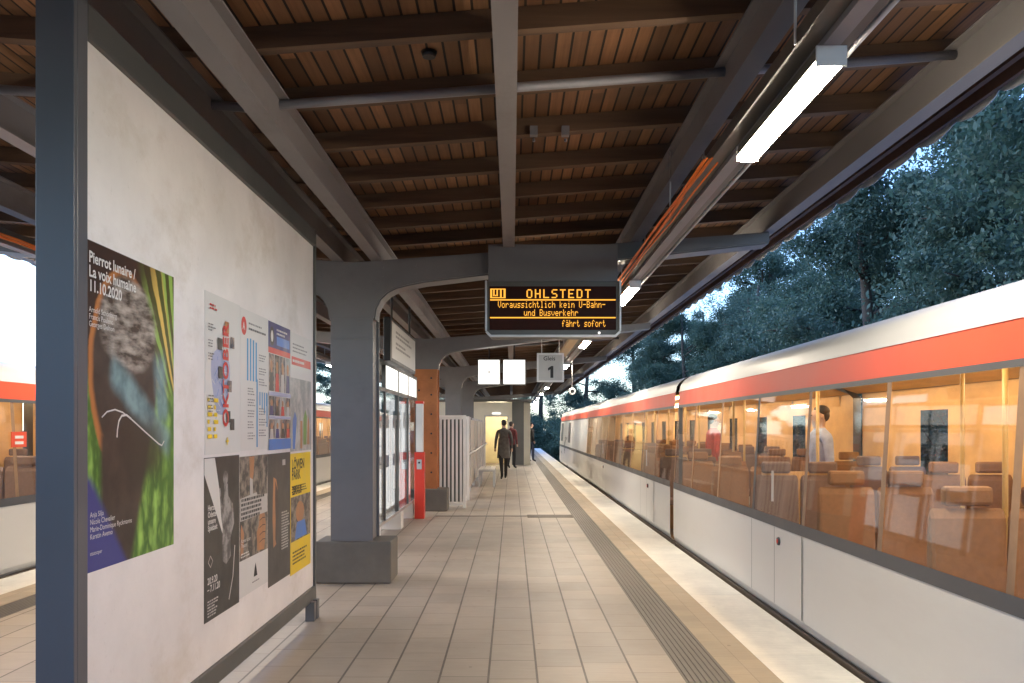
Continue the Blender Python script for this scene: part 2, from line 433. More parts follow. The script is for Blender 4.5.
r0 = None; y = CY0+.13; k = 0
base = 4.13
ys = [base+.745*i for i in range(-9, 66) if CY0+.1 < base+.745*i < CY1-.1]
for yy in ys:
    if r0 is None:
        b = MB(); zc = zb(AX)+BD; ze = zb(XE)+BD; y0r = yy
        b.prism([(AX, zc), (XE-.001, ze), (XE-.001, ze+RH-.002), (AX, zc+RH-.002), (XW+.001, ze+RH-.002), (XW+.001, ze)], yy, yy+.072, 'rafter')
        r0 = b.build('rafter', can)
    else:
        o = r0.copy(); COL.objects.link(o); o.location.y = yy-y0r
bxs = [-1.31, -.03, 1.2, 2.5]
for x in bxs+[mir(v) for v in bxs]:
    z = zb(x); b = MB(); hw = .055
    b.prism([(x-hw, z), (x+hw, z), (x+hw, z+.012), (x+.006, z+.016), (x+.006, z+BD-.018), (x+hw, z+BD-.014), (x+hw, z+BD-.002), (x-hw, z+BD-.002), (x-hw, z+BD-.014), (x-.006, z+BD-.018), (x-.006, z+.016), (x-hw, z+.012)], CY0, CY1, 'beam')
    b.build('steel_beam', can)
for yy in (4.72, 19.6, 34.5):
    MB().tube([(mir(2.49), yy, zb(2.49)+BD-.045), (AX, yy, zb(AX)+BD-.045), (2.49, yy, zb(2.49)+BD-.045)], .026, 'pipe', 10).build('drain_pipe', can)
# small items fixed to the boards
b = MB().tube([(-.45, 4.55, zb(-.45)+BD+RH-.03), (-.45, 4.55, zb(-.45)+BD+RH-.001)], [.035, .045], 'black', 12)
tag(b.build('ceiling_spotlight'), 'small round black fitting set in the brown roof boards above the poster wall', 'ceiling fitting')
t = thing('pipe_clamp', 'pair of small grey clamps on a rafter right of the middle steel beam', 'clamp', (.25, 5.6, 3.3))
for dx in (.12, .33): MB().box(dx, dx+.05, 5.56, 5.61, zb(.2)+BD-.03, zb(.2)+BD+.03, 'pipe').tube([(dx+.025, 5.58, zb(.2)+BD-.05), (dx+.025, 5.58, zb(.2)+BD-.07)], .009, 'pipe').build('clamp_jaw', t)

# ---------------------------------------------------------------- columns with arms
def column(y, m, label, base=True):
    x0 = -1.555; t = thing('canopy_column', label, 'column', (x0, y, 0), 'columns carrying the station roof')
    yf = y-.05; hw = .205; d = .38
    b = MB()
    b.box(x0-hw, x0+hw, yf, yf+.03, .40, 2.70, m)                  # front flange
    b.box(x0-hw+.02, x0+hw-.02, yf+.031, yf+d-.031, .40, 2.69, m)  # core
    b.box(x0-hw-.005, x0+hw+.005, yf+d-.03, yf+d, .40, 2.70, m)    # rear flange
    b.box(x0-hw-.004, x0+hw+.004, yf-.006, yf-.0005, 2.36, 2.375, m)
    if m == 'rust':
        for zz in (.6, .95, 1.3, 1.65, 2.0, 2.3):
            for sx in (-.12, .1): b.tube([(x0+sx, yf-.012, zz+sx), (x0+sx, yf, zz+sx)], .018, 'black', 8)
    b.build('shaft', t, .004)
    MB().box(-1.90, -1.165, y-.11, y+.37, 0.001, .405, 'basecon').build('plinth', t, .015)
    # arm: web with flanges
    low = [(.21, 2.56), (.225, 2.66), (.27, 2.75), (.34, 2.82), (.43, 2.865), (.55, 2.895), (.70, 2.925), (1.2, 2.985), (2.4, 3.12), (4.05, 3.305)]
    top = [(4.05, zb(x0+4.05)-.003), (0, zb(x0)-.003)]
    yc = yf+.14
    am = 'steel'
    for s in (1, -1):
        A = MB()
        poly = [(x0+s*px, pz) for px, pz in low]+[(x0+s*px, pz-.0005) for px, pz in top]+[(x0, 2.56)]
        A.prism(poly, yf-.004, yf+.018, am)
        for i in range(len(low)-1):                                # lower flange following the curve
            (xa, za), (xb, zb_) = low[i], low[i+1]
            nx, nz = (zb_-za), -(xb-xa); L = math.hypot(nx, nz); nx, nz = nx/L*.013, nz/L*.013
            A.prism([(x0+s*xa, za), (x0+s*xb, zb_), (x0+s*(xb+nx), zb_+nz), (x0+s*(xa+nx), za+nz)], yf+.0185, yc+.12, am)
        A.prism([(x0+s*0.0, zb(x0)-.016), (x0+s*4.05, zb(x0+4.05)-.016), (x0+s*4.05, zb(x0+4.05)-.003), (x0+s*0, zb(x0)-.003)], yf+.0185, yc+.12, am)
        for bxx, bzz in ((.30, 2.98), (.30, 3.06), (.62, 3.0), (.62, 3.08), (1.6, 3.12), (2.6, 3.22)):
            A.tube([(x0+s*bxx, yf-.012, bzz), (x0+s*bxx, yf-.0045, bzz)], .014, am, 6)
        A.build('roof_arm', t)
    MB().box(x0-hw+.0, x0+hw-.0, yf+.0185, yf+d-.004, 2.701, zb(x0)-.02, am).build('column_head', t, .004)
    return t
column(8.2, 'steel', 'dark grey steel column nearest the poster wall, on a big square plinth')
column(15.2, 'rust', 'orange rust coloured column behind the red help pillar')
column(22.2, 'steel', 'dark grey column standing behind the white slatted screen')
column(29.2, 'steel', 'dark grey column just before the cream stair house')
column(43.2, 'steel', 'dark grey column farthest along the platform, beyond the stair house')

# ---------------------------------------------------------------- poster wall
pw = thing('poster_wall', 'tall white plastered poster wall in a dark slate steel frame', 'poster wall', (-1.63, 3.0, 0))
PX = -1.585
MB().box(PX-.09, PX, 3.10, 6.69, .245, 2.945, 'plaster').build('panel', pw)
MB().box(-1.70, -1.562, 2.995, 3.02, 0.001, 3.16, 'bluesteel').box(-1.577, -1.5625, 3.021, 3.095, 0.001, 3.16, 'bluesteel').box(-1.70, -1.686, 3.021, 3.095, 0.001, 3.16, 'bluesteel').build('near_post', pw, .003)
b = MB().box(-1.60, -1.53, 6.50, 6.57, 0.001, .15, 'bluesteel').box(-1.60, -1.53, 6.60, 6.67, .001, .15, 'bluesteel'); b.build('foot', pw, .003)
MB().box(PX-.10, PX+.018, 6.691, 6.73, .13, 3.08, 'frame').build('far_post', pw, .003)
MB().box(PX-.10, PX+.022, 3.096, 6.69, .14, .244, 'frame').build('bottom_rail', pw, .004)
MB().box(PX-.10, PX+.022, 3.096, 6.69, 2.946, 3.07, 'frame').build('top_rail', pw, .004)

class Poster:
    def __init__(s, y0, y1, z0, z1, label, paper='paper'):
        s.y0, s.z0, s.w, s.h = y0, z0, y1-y0, z1-z0
        s.t = thing('poster', label, 'poster', (PX, y0, z0), 'posters glued to the poster wall')
        MB().box(PX+.0006, PX+.0022, y0, y1, z0, z1, paper).build('sheet', s.t)
        s.pic = MB(); s.let = MB(); s.k = 0
    def P(s, u, v, lay): return (PX+.0022+.0001*lay, s.y0+u*s.w, s.z0+v*s.h)
    def poly(s, pts, m, mb=None):
        s.k += 1; lay = s.k; (mb or s.pic).add([s.P(u, v, lay) for u, v in pts], [tuple(range(len(pts)))], m)
    def rect(s, u0, u1, v0, v1, m): s.poly([(u0, v0), (u1, v0), (u1, v1), (u0, v1)], m)
    def ell(s, u, v, a, b, m, n=20): s.poly([(u+a*math.cos(2*PI*i/n), v+b*math.sin(2*PI*i/n)) for i in range(n)], m)
    def line(s, pts, w, m):
        P = [Vector((u*s.w, v*s.h)) for u, v in pts]; L = []; Rr = []
        for i, p in enumerate(P):
            d = (P[min(i+1, len(P)-1)]-P[max(i-1, 0)]).normalized(); nn = Vector((-d.y, d.x))*w/2
            L.append(p+nn); Rr.append(p-nn)
        q = [(p.x/s.w, p.y/s.h) for p in L+Rr[::-1]]
        s.k += 1; n = len(P)
        s.pic.add([s.P(u, v, s.k) for u, v in q], [(i, i+1, 2*n-2-i, 2*n-1-i) for i in range(n-1)], m)
    def text(s, st, u, v, size, m='paper', **kw): put_text(s.let, st, s.P(u, v, s.k+2), (0, 1, 0), (0, 0, 1), size, m, **kw)
    def bars(s, u, v, n, w, lh, m, th=.5, seed=1):
        rr = random.Random(seed)
        for i in range(n):
            x = u
            while x < u+w*rr.uniform(.7, 1):
                ww = rr.uniform(.02, .07); v0 = v-i*lh; s.let.add([s.P(a, b_, s.k+2) for a, b_ in ((x, v0), (x+ww, v0), (x+ww, v0+lh*th), (x, v0+lh*th))], [(0, 1, 2, 3)], m); x += ww+.014
    def done(s):
        if s.pic.f: s.pic.build('picture', s.t, recalc=False)
        if s.let.f: s.let.build('lettering', s.t, recalc=False)

# opera poster: the printed photograph is one procedural picture
def opera_mat():
    n = NT('opera_print'); x, y, z = n.xyz(); o = n.obj()
    u = n.m('DIVIDE', n.m('ADD', y, 0.0), .83); v = n.m('DIVIDE', z, 1.248)
    nz = n.m('SUBTRACT', n.noise(o, 6, 5, .6), .5)
    def sm(val, a, b): 
        nd = n.n('ShaderNodeMapRange', interpolation_type='SMOOTHSTEP'); n.put(nd.inputs[0], val)
        for i, q in enumerate((a, b, 0, 1)): nd.inputs[i+1].default_value = q
        return nd.outputs[0]
    def mul(*a):
        r = a[0]
        for q in a[1:]: r = n.m('MULTIPLY', r, q)
        return r
    inv = lambda a: n.m('SUBTRACT', 1.0, a)
    def ell(cu, cv, a, b, w=.08, k=.0):
        du = n.m('DIVIDE', n.m('SUBTRACT', u, cu), a); dv = n.m('DIVIDE', n.m('SUBTRACT', v, cv), b)
        d = n.m('SQRT', n.m('ADD', n.m('MULTIPLY', du, du), n.m('MULTIPLY', dv, dv)))
        d = n.m('ADD', d, n.m('MULTIPLY', nz, k)); return sm(d, 1+w, 1-w)
    def band(u0, v0, u1, v1, w, soft=.5):
        L = math.hypot(u1-u0, v1-v0); ax, ay = (u1-u0)/L, (v1-v0)/L
        pu = n.m('SUBTRACT', u, u0); pv = n.m('SUBTRACT', v, v0)
        t_ = n.m('ADD', n.m('MULTIPLY', pu, ax), n.m('MULTIPLY', pv, ay)); q = n.m('ABSOLUTE', n.m('ADD', n.m('MULTIPLY', pu, -ay), n.m('MULTIPLY', pv, ax)))
        q = n.m('ADD', q, n.m('MULTIPLY', nz, w*.5))
        return mul(sm(q, w*(1+soft), w*(1-soft)), sm(t_, -.03, .06), sm(t_, L+.03, L-.06))
    # leaves
    w = n.n('ShaderNodeTexWave'); w.inputs['Scale'].default_value = 6; w.inputs['Distortion'].default_value = 7; w.inputs['Detail'].default_value = 3
    n.l(n.scalevec(o, 1, 1.7, .8), w.inputs['Vector'])
    col = n.mix(w.outputs['Fac'], lin(62, 104, 34), lin(160, 205, 96))
    col = n.mix(n.map(n.noise(o, 4, 3), .4, .65, 0, .6), col, lin(84, 128, 52))
    ang = n.m('ARCTAN2', n.m('SUBTRACT', v, .40), n.m('SUBTRACT', 1.12, u))
    rays = n.m('SINE', n.m('ADD', n.m('MULTIPLY', ang, 40.0), n.m('MULTIPLY', nz, 3.0)))
    rays2 = n.m('SINE', n.m('ADD', n.m('MULTIPLY', ang, 13.0), 1.0))
    fan = n.mix(sm(rays, -.3, .5), lin(84, 86, 40), n.mix(sm(rays2, -.4, .6), lin(148, 182, 84), lin(222, 188, 96)))
    col = n.mix(mul(sm(v, .52, .62), sm(u, .25, .5)), col, fan)
    dark = mul(sm(n.m('ADD', v, n.m('MULTIPLY', u, -.42)), .48, .72), inv(sm(u, .5, .95)))
    col = n.mix(dark, col, lin(66, 44, 36))
    col = n.mix(mul(sm(n.m('ADD', u, n.m('MULTIPLY', v, -.9)), -.42, -.6)), col, lin(60, 42, 36))
    # rim light on the left of the head, body, head
    col = n.mix(ell(.40, .62, .355, .335, .03, .12), col, lin(188, 118, 62))
    body = n.m('MAXIMUM', ell(.43, .62, .345, .315, .06, .10), mul(sm(v, .46, .40), sm(u, .13, .19), sm(n.m('ADD', u, n.m('MULTIPLY', v, -.55)), .52, .44)))
    hd = n.mix(n.map(n.noise(o, 7, 5), .35, .65, 0, 1), lin(46, 36, 34), lin(70, 56, 50))
    col = n.mix(body, col, hd)
    hair = ell(.46, .775, .31, .15, .12, .3)
    st = n.noise(n.scalevec(o, 1, 4.0, 13), 1.9, 3, .55)
    hc = n.mix(n.map(st, .38, .66, 0, 1), lin(72, 58, 50), lin(188, 176, 162))
    col = n.mix(mul(hair, .92), col, hc)
    cy = n.mix(n.map(n.noise(o, 9, 3), .35, .65, 0, 1), lin(88, 122, 128), lin(138, 172, 174))
    col = n.mix(mul(n.m('MAXIMUM', band(.25, .63, .95, .37, .050, .6), band(.80, .70, .86, .44, .07, .6)), .85), col, cy)
    col = n.mix(mul(ell(.64, .36, .22, .10, .5, .3), .8), col, lin(52, 46, 40))
    col = n.mix(mul(sm(v, .31, .27), sm(n.m('ADD', u, n.m('MULTIPLY', v, 1.25)), .46, .38)), col, lin(56, 60, 128))
    n.bsdf(col, .38, 0, None, .4); return n.mat
M['opera'] = opera_mat()
p = Poster(3.10, 3.93, .957, 2.205, 'large green and brown poster with a head seen from behind and white lettering', 'opera')
p.line([(.17, .468), (.22, .486), (.30, .494), (.38, .486), (.44, .472)], .006, 'paper')
p.line([(.32, .405), (.325, .43), (.34, .458), (.37, .475), (.42, .478), (.47, .466)], .009, 'paper')
p.line([(.46, .468), (.62, .425), (.80, .378), (.84, .372), (.87, .388)], .007, 'paper')
p.text('Pierrot lunaire /\nLa voix humaine\n11.10.2020', .05, .935, .060, bold=.0014, line=.90)
p.text('Arnold Schönberg\nFrancis Poulenc\nGeorges Delnon', .05, .785, .030, line=.9)
p.text('Anja Silja\nNicole Chevalier\nMarie-Dominique Ryckmanns\nKerstin Avemo', .06, .165, .029, line=.95)
p.text('staatsoper', .06, .05, .022)
p.done()
rr = random.Random(5)
cY = [4.33, 4.893, 5.455, 6.0, 6.62]
# map poster
p = Poster(cY[0], cY[1]-.004, 1.36, 2.212, 'white poster with a pale violet blob and a vertical row of red letters')
p.poly([(.3+.25*(1+.18*math.sin(3*a))*math.cos(a)+.12, .46+.24*(1+.12*math.cos(2*a))*math.sin(a)) for a in [2*PI*i/28 for i in range(28)]], 'ppurple')
for i in range(34):
    a = rr.uniform(0, 6.28); r_ = rr.uniform(0, .9); u, v = .42+.24*r_*math.cos(a), .46+.22*r_*math.sin(a); p.line([(u, v), (u+rr.uniform(-.1, .1), v+rr.uniform(-.06, .06))], .004, 'paper' if i % 2 else 'pblue3')
for (u, v, m_) in ((.32, .66, 'pdark'), (.34, .48, 'pdark2'), (.68, .69, 'pphoto'), (.6, .40, 'pphoto'), (.68, .15, 'pdark2'), (.56, .20, 'pdark2'), (.52, .78, 'pskin')): p.rect(u, u+.12, v, v+.075, m_)
put_text(p.let, 'OKTOBER', p.P(.62, .17, p.k+2), (0, 0, 1), (0, -1, 0), .125, 'pred', bold=.003)
for j in range(2):
    for i in range(6): p.rect(.05+.16*j, .05+.16*j+(.12, .09, .05)[(i+j) % 3], .10+i*.045, .125+i*.045, 'pyellow')
p.text('+', .55, .05, .07, 'pyellow', bold=.004)
p.bars(.10, .92, 2, .2, .022, 'pred', .5, 3)
for v in (.80, .70, .62, .3, .36): p.bars(.06, v, 3, .14, .018, 'softink', .4, int(v*100))
p.done()
# timetable poster
p = Poster(cY[1], cY[2]-.004, 1.365, 2.205, 'white poster with vertical blue bars and a red round mark')
p.ell(.12, .88, .09, .065, 'pred'); p.text('A', .08, .855, .06, 'paper', bold=.002)
p.bars(.28, .905, 1, .6, .025, 'softink', .5, 8); p.bars(.28, .865, 1, .66, .03, 'ink', .5, 9)
for i in range(4): p.rect(.22+i*.10, .27+i*.10, .50, .80-.01*(i % 2)+.015*(i == 1), 'pblue2')
p.rect(.55, .60, .02, .52, 'pblue2')
for i in range(4): p.rect(.66+i*.085, .70+i*.085, .33-.03*(i % 3), .43, 'pblue2')
p.rect(.93, .97, .17, .42, 'pblue2')
for v in (.70, .60, .52, .30, .22, .14): p.bars(.64, v, 3, .26, .02, 'softink', .4, int(v*77))
for v in (.44, .36, .28, .20, .12): p.bars(.24, v, 3, .24, .02, 'softink', .4, int(v*59))
p.done()
# photo grid poster
p = Poster(cY[2], cY[3]-.004, 1.355, 2.20, 'narrow poster with navy heading and rows of small photographs')
p.rect(.0, 1, .80, 1, 'pblue'); p.ell(.16, .89, .10, .075, 'pdark'); p.ell(.16, .89, .05, .045, 'paper'); p.rect(.36, .95, .83, .90, 'pblue3'); p.bars(.36, .945, 2, .5, .03, 'paper', .5, 4)
p.rect(0, 1, .755, .80, 'pred')
for j, (v0, v1) in enumerate(((.46, .75), (.27, .42), (.09, .24))):
    for i in range(4):
        u_ = .02+i*.245; hh = v1-v0; p.rect(u_, u_+.225, v0, v1, ('pphoto', 'pphoto3', 'pphoto', 'pphoto2')[(i+j) % 4])
        p.poly([(u_+.03, v0), (u_+.19, v0), (u_+.17, v0+hh*.5), (u_+.05, v0+hh*.5)], ('pdark', 'pblue', 'signface', 'pred')[(i*3+j) % 4]); p.ell(u_+.11, v0+hh*.66, .05, hh*.17, 'pskin', 10)
p.rect(0, 1, .425, .455, 'ppurple'); p.rect(0, 1, .245, .265, 'ppurple'); p.rect(0, 1, 0, .085, 'pblue3')
p.done()
p = Poster(cY[3], cY[4], 1.33, 2.19, 'pale poster with a red banner above a washed out photograph, beside the wall edge')
p.rect(.05, .97, .73, .80, 'pred'); p.bars(.1, .90, 3, .7, .03, 'softink', .4, 6); p.bars(.1, .755, 1, .6, .03, 'paper', .7, 2)
p.rect(0, 1, .0, .62, 'pphoto2'); p.poly([(.6, .05), (.75, .05), (.78, .30), (.70, .36), (.6, .28)], 'pblade'); p.poly([(.78, .05), (.9, .05), (.9, .25), (.82, .32)], 'pskin'); p.poly([(.1, .02), (.2, .02), (.28, .28), (.2, .34), (.1, .26)], 'pblue3'); p.rect(.45, .55, .02, .26, 'pskin')
p.done()
# lower row
p = Poster(cY[0]-.01, cY[1]-.02, .49, 1.345, 'black poster with a pale dancer and a white slanted corner', 'pdark')
p.poly([(0, .995), (.28, .995), (.5, .64), (.56, .50), (.50, .50), (.05, .86), (0, .90)], 'paper')
p.ell(.58, .86, .07, .045, 'pgreyfig'); p.poly([(.54, .82), (.64, .82), (.66, .74), (.80, .68), (.84, .55), (.72, .46), (.74, .34), (.60, .30), (.50, .33), (.48, .45), (.50, .56), (.44, .66), (.54, .74)], 'pgreyfig')
p.line([(.42, .80), (.47, .62), (.58, .42)], .02, 'pgreyfig'); p.line([(.86, .40), (.80, .2), (.68, .06)], .012, 'signface')
p.line([(.10, .36), (.16, .395), (.22, .36), (.16, .325), (.10, .36)], .006, 'signface')
p.text('Herzog\nOdette\nunsere\nSpielzeit', .09, .675, .042, line=.84, bold=.001); p.text('20.9.20\n– 7.11.20', .08, .225, .05, line=.85, bold=.001)
p.bars(.08, .115, 6, .26, .018, 'signface', .5, 12)
p.done()
p = Poster(cY[1]-.015, cY[2]-.01, .505, 1.335, 'poster with a hand photograph, a white text block and a white foot')
p.rect(0, 1, .26, .995, 'pphoto3'); p.poly([(.32, .99), (.50, .99), (.47, .86), (.42, .80), (.34, .84)], 'pskin'); p.poly([(.34, .84), (.44, .82), (.46, .62), (.36, .60)], 'signface')
p.poly([(.6, .28), (.86, .27), (.92, .46), (.86, .56), (.70, .58), (.66, .47), (.58, .42)], 'pskin')
for i in range(4): p.line([(.68, .335+i*.055), (.80, .35+i*.055), (.9, .345+i*.055)], .006, 'pbrown')
p.poly([(.02, .54), (.97, .55), (.97, .69), (.60, .70), (.58, .72), (.02, .70)], 'signface')
p.bars(.05, .675, 5, .85, .032, 'ink', .62, 15); p.poly([(.03, .30), (.12, .30), (.14, .45), (.05, .52)], 'pskin')
p.text('Karten unter\nTheater', .05, .385, .034, line=.85); p.bars(.05, .30, 2, .3, .02, 'paper', .5, 19)
p.poly([(.47, .10), (.60, .10), (.57, .155), (.535, .20), (.50, .155)], 'ink'); p.bars(.42, .06, 1, .22, .02, 'softink', .4, 21)
p.done()
p = Poster(cY[2], cY[3]-.004, .46, 1.33, 'dark grey poster with half a face lit at the left', 'pdark2')
p.poly([(.22, .82), (.34, .80), (.42, .70), (.40, .58), (.46, .52), (.40, .48), (.42, .40), (.34, .30), (.22, .28), (.18, .5), (.20, .7)], 'pskin')
p.poly([(.30, .79), (.42, .70), (.40, .58), (.46, .52), (.40, .48), (.42, .40), (.34, .30), (.30, .34), (.31, .5), (.29, .66)], 'phead')
p.rect(.62, .76, .90, .945, 'signface'); p.bars(.58, .52, 14, .34, .022, 'signface', .55, 23)
p.done()
p = Poster(cY[3], cY[4]-.02, .44, 1.315, 'bright yellow poster with a photograph across its middle', 'pyellow')
p.rect(.02, .98, .27, .64, 'pphoto3'); p.ell(.45, .50, .2, .09, 'pskin'); p.poly([(.2, .28), (.8, .28), (.7, .42), (.3, .42)], 'pblue3')
p.text('LÖWEN\nPARK', .06, .87, .10, 'ink', line=.75, bold=.003); p.bars(.06, .72, 3, .8, .022, 'ink', .5, 25); p.text('ZIRKUS', .08, .66, .08, 'ink', bold=.003); p.bars(.1, .17, 4, .7, .03, 'ink', .5, 27)
p.done()

# ---------------------------------------------------------------- lamp rows
def trunk(sg, label):
    f = (lambda x: x) if sg > 0 else mir
    t = thing('cable_trunking', label, 'cable trunking', (f(1.29), 0, 3.06), 'trunking carrying the platform lamps')
    def bx(b, x0, x1, *a):
        x0, x1 = sorted((f(x0), f(x1))); b.box(x0, x1, *a); return b
    b = MB(); bx(b, 1.17, 1.395, CY0, CY1, 3.075, 3.085, 'trunk'); bx(b, 1.17, 1.18, CY0, CY1, 3.0855, 3.14, 'trunk'); bx(b, 1.385, 1.395, CY0, CY1, 3.0855, 3.14, 'trunk'); bx(b, 1.255, 1.325, CY0, CY1, 3.045, 3.0745, 'pipe')
    b.build('tray', t)
    MB().tube([(f(1.425), CY0, 3.09), (f(1.425), CY1, 3.09)], .013, 'galv', 8).build('conduit', t)
    c = MB()
    for j in range(5):
        r2 = random.Random(j+11); c.tube([(f(1.12+.018*j+r2.uniform(-.006, .006)), 4.9+.72*q, 3.062+.008*(j % 2)+r2.uniform(-.016, .016)) for q in range(14)], .0062, 'orange', 6)
    c.build('orange_cable', t)
    h = None
    for q in range(20):
        yy = CY0+1.0+2.72*q
        for xx, top in ((1.16, zb(1.16)+BD), (1.405, zb(1.405)+BD)):
            o = MB().tube([(f(xx), yy, 3.07), (f(xx), yy, top)], .006, 'galv', 6).build('hanger_rod', t)
trunk(1, 'grey cable trunking with orange cables above the lamps beside the moving train')
trunk(-1, 'grey cable trunking with orange cables over the far side of the platform')
LY = [4.0+5.4*k for k in range(0, 9)]
def lampfix(x, y, label):
    t = thing('platform_lamp', label, 'lamp', (x, y, 3.0), 'fluorescent lamps in rows under the roof')
    MB().prism([(x-.06, 2.988), (x-.056, 2.988), (x-.044, 3.03), (x+.044, 3.03), (x+.056, 2.988), (x+.06, 2.988), (x+.05, 3.044), (x-.05, 3.044)], y-.6, y+.6, 'trunk').box(x-.062, x+.062, y-.612, y-.601, 2.962, 3.0435, 'white').box(x-.058, x+.058, y+.601, y+.612, 2.962, 3.0435, 'white').build('housing', t)
    MB().prism([(x-.054, 2.998), (x-.050, 2.968), (x-.036, 2.958), (x+.036, 2.958), (x+.050, 2.968), (x+.054, 2.998)], y-.6, y+.6, 'lamp').build('diffuser', t)
    return t
l0 = lampfix(1.29, 4.0, 'largest glowing fluorescent lamp, nearest in the row above the moving train')
names = {9.4: 'glowing fluorescent lamp just right of the amber departure board', 14.8: 'glowing fluorescent lamp just below the right corner of the departure board', 20.2: 'glowing lamp in front of the number 1 sign'}
for k, y in enumerate(LY):
    if abs(y-4) < .1: continue
    lab = names.get(round(y, 1), 'small glowing lamp in the far part of the row beyond the number 1 sign')
    dup(l0, (1.29, y, 3.0), lab)
for y in LY:
    dup(l0, (mir(1.29), y, 3.0), 'glowing lamp seen between the poster wall and the near column' if abs(y-20.2) < .1 else 'fluorescent lamp of the left row hidden beyond the poster wall')
d = MB().box(.93, 1.08, 13.4, 16.9, 2.93, 2.99, 'tan_duct').box(1.0, 1.01, 14, 14.02, 2.99, 3.1, 'galv')
td = thing('cable_duct', 'tan cable duct slanting above the number 1 sign', 'cable duct', (1.0, 15, 2.95))
d.build('duct', td, .004)
MB().tube([(1.0, 14.2, 2.99), (1.0, 14.2, zb(1)+BD)], .008, 'galv').tube([(1.0, 16.2, 2.99), (1.0, 16.2, zb(1)+BD)], .008, 'galv').build('hanger_rod', td)

# ---------------------------------------------------------------- departure board
FONT = {
'O': '01110 10001 10001 10001 10001 10001 01110', 'H': '10001 10001 10001 11111 10001 10001 10001', 'L': '10000 10000 10000 10000 10000 10000 11111',
'S': '01111 10000 10000 01110 00001 00001 11110', 'T': '11111 00100 00100 00100 00100 00100 00100', 'E': '11111 10000 10000 11110 10000 10000 11111',
'D': '11110 10001 10001 10001 10001 10001 11110', 'V': '10001 10001 10001 10001 10001 01010 00100', 'o': '00000 00000 01110 10001 10001 10001 01110',
'r': '00000 00000 10110 11001 10000 10000 10000', 'a': '00000 00000 01110 00001 01111 10001 01111', 'u': '00000 00000 10001 10001 10001 10011 01101',
's': '00000 00000 01111 10000 01110 00001 11110', 'i': '00100 00000 01100 00100 00100 00100 01110', 'c': '00000 00000 01110 10000 10000 10001 01110',
'h': '10000 10000 10110 11001 10001 10001 10001', 't': '01000 01000 11100 01000 01000 01001 00110', 'l': '01100 00100 00100 00100 00100 00100 01110',
'k': '10000 10000 10010 10100 11000 10100 10010', 'e': '00000 00000 01110 10001 11111 10000 01110', 'n': '00000 00000 10110 11001 10001 10001 10001',
'U': '10001 10001 10001 10001 10001 10001 01110', '-': '00000 00000 00000 11111 00000 00000 00000', 'B': '11110 10001 10001 11110 10001 10001 11110',
'd': '00001 00001 01101 10011 10001 10001 01111', 'v': '00000 00000 10001 10001 10001 01010 00100', 'f': '00110 01001 01000 11100 01000 01000 01000',
'ä': '01010 00000 01110 00001 01111 10001 01111', '1': '00100 01100 00100 00100 00100 00100 01110', ' ': '00000 00000 00000 00000 00000 00000 00000'}
DY = 7.93
def X(px, Y=DY): return (px-512)*Y/F
def Z(py, Y=DY): return H+(428-py)*Y/F
db = thing('departure_board', 'hanging departure board with amber dot letters reading OHLSTEDT', 'departure board', (X(553), DY, Z(281)))
x0, x1, z0, z1 = X(486), X(620), Z(336.5), Z(281)
b = MB()
c = .05
b.prism([(x0, z0+c), (x0+c, z0), (x1-c, z0), (x1, z0+c), (x1, z1-.002), (x0, z1-.002)], DY, DY+.28, 'frame'); b.build('housing', db, .006)
b = MB()
b.prism([(x0-.008, z0+c-.01), (x0+c-.01, z0-.008), (x1-c+.01, z0-.008), (x1+.008, z0+c-.01), (x1-.012, z0+c), (x1-c, z0+.014), (x0+c, z0+.014), (x0+.012, z0+c)], DY-.03, DY-.0005, 'galv')
b.box(x0-.008, x0+.010, DY-.03, DY-.0005, z0+c+.001, z1, 'galv').box(x1-.010, x1+.008, DY-.03, DY-.0005, z0+c+.001, z1, 'galv').build('rim', db, .002)
sy = DY-.010
sx0, sx1, sz0, sz1 = X(489.5), X(616), Z(330), Z(286.5)
MB().box(sx0, sx1, sy, DY-.0006, sz0, sz1, 'ledbg').build('screen', db)
L = MB(); ly = sy-.002
def px_text(st, px, py_top, pitch, rows_px, wfrac=1.0, bold=1.0):
    dx = pitch*wfrac/6; dz = rows_px/7
    for i, ch in enumerate(st):
        for r_, row in enumerate(FONT[ch].split()):
            for q, bit in enumerate(row):
                if bit == '1':
                    a = px+i*pitch+q*dx; t_ = py_top+r_*dz
                    L.add([(X(a, ly), ly, Z(t_+dz*.92, ly)), (X(a+dx*bold, ly), ly, Z(t_+dz*.92, ly)), (X(a+dx*bold, ly), ly, Z(t_, ly)), (X(a, ly), ly, Z(t_, ly))], [(0, 1, 2, 3)], 'led')
def lrect(a0, a1, t0, t1): L.add([(X(a0, ly), ly, Z(t1, ly)), (X(a1, ly), ly, Z(t1, ly)), (X(a1, ly), ly, Z(t0, ly)), (X(a0, ly), ly, Z(t0, ly))], [(0, 1, 2, 3)], 'led')
px_text('OHLSTEDT', 526.5, 289.3, 8.35, 8.9, .80, 1.25)
# U1 block: frame with bars left dark between
lrect(490.2, 492.2, 288.6, 298.2); lrect(503.6, 505.6, 288.6, 298.2); lrect(492.2, 503.6, 288.6, 289.6); lrect(492.2, 503.6, 297.2, 298.2)
for a in (493.9, 497.2): lrect(a-.7, a+.7, 289.6, 296.2)
lrect(495.0, 496.2, 294.8, 296.2); lrect(500.0, 501.7, 289.6, 297.2)
lrect(490, 615.6, 299.2, 300.5); lrect(490, 615.6, 317.0, 318.3)
px_text('Voraussichtlich kein U-Bahn-', 498, 301.2, 3.86, 6.6, .95)
px_text('und Busverkehr', 524, 309.4, 3.92, 6.6, .95)
px_text('fährt sofort', 562, 320.0, 3.7, 6.8, .95)
L.build('led_text', db, recalc=False)
MB().box(x0+.02, x1-.02, DY+.03, DY+.10, z1-.001, zb(.4)-.005, 'steel').build('mounting_panel', db, .003)
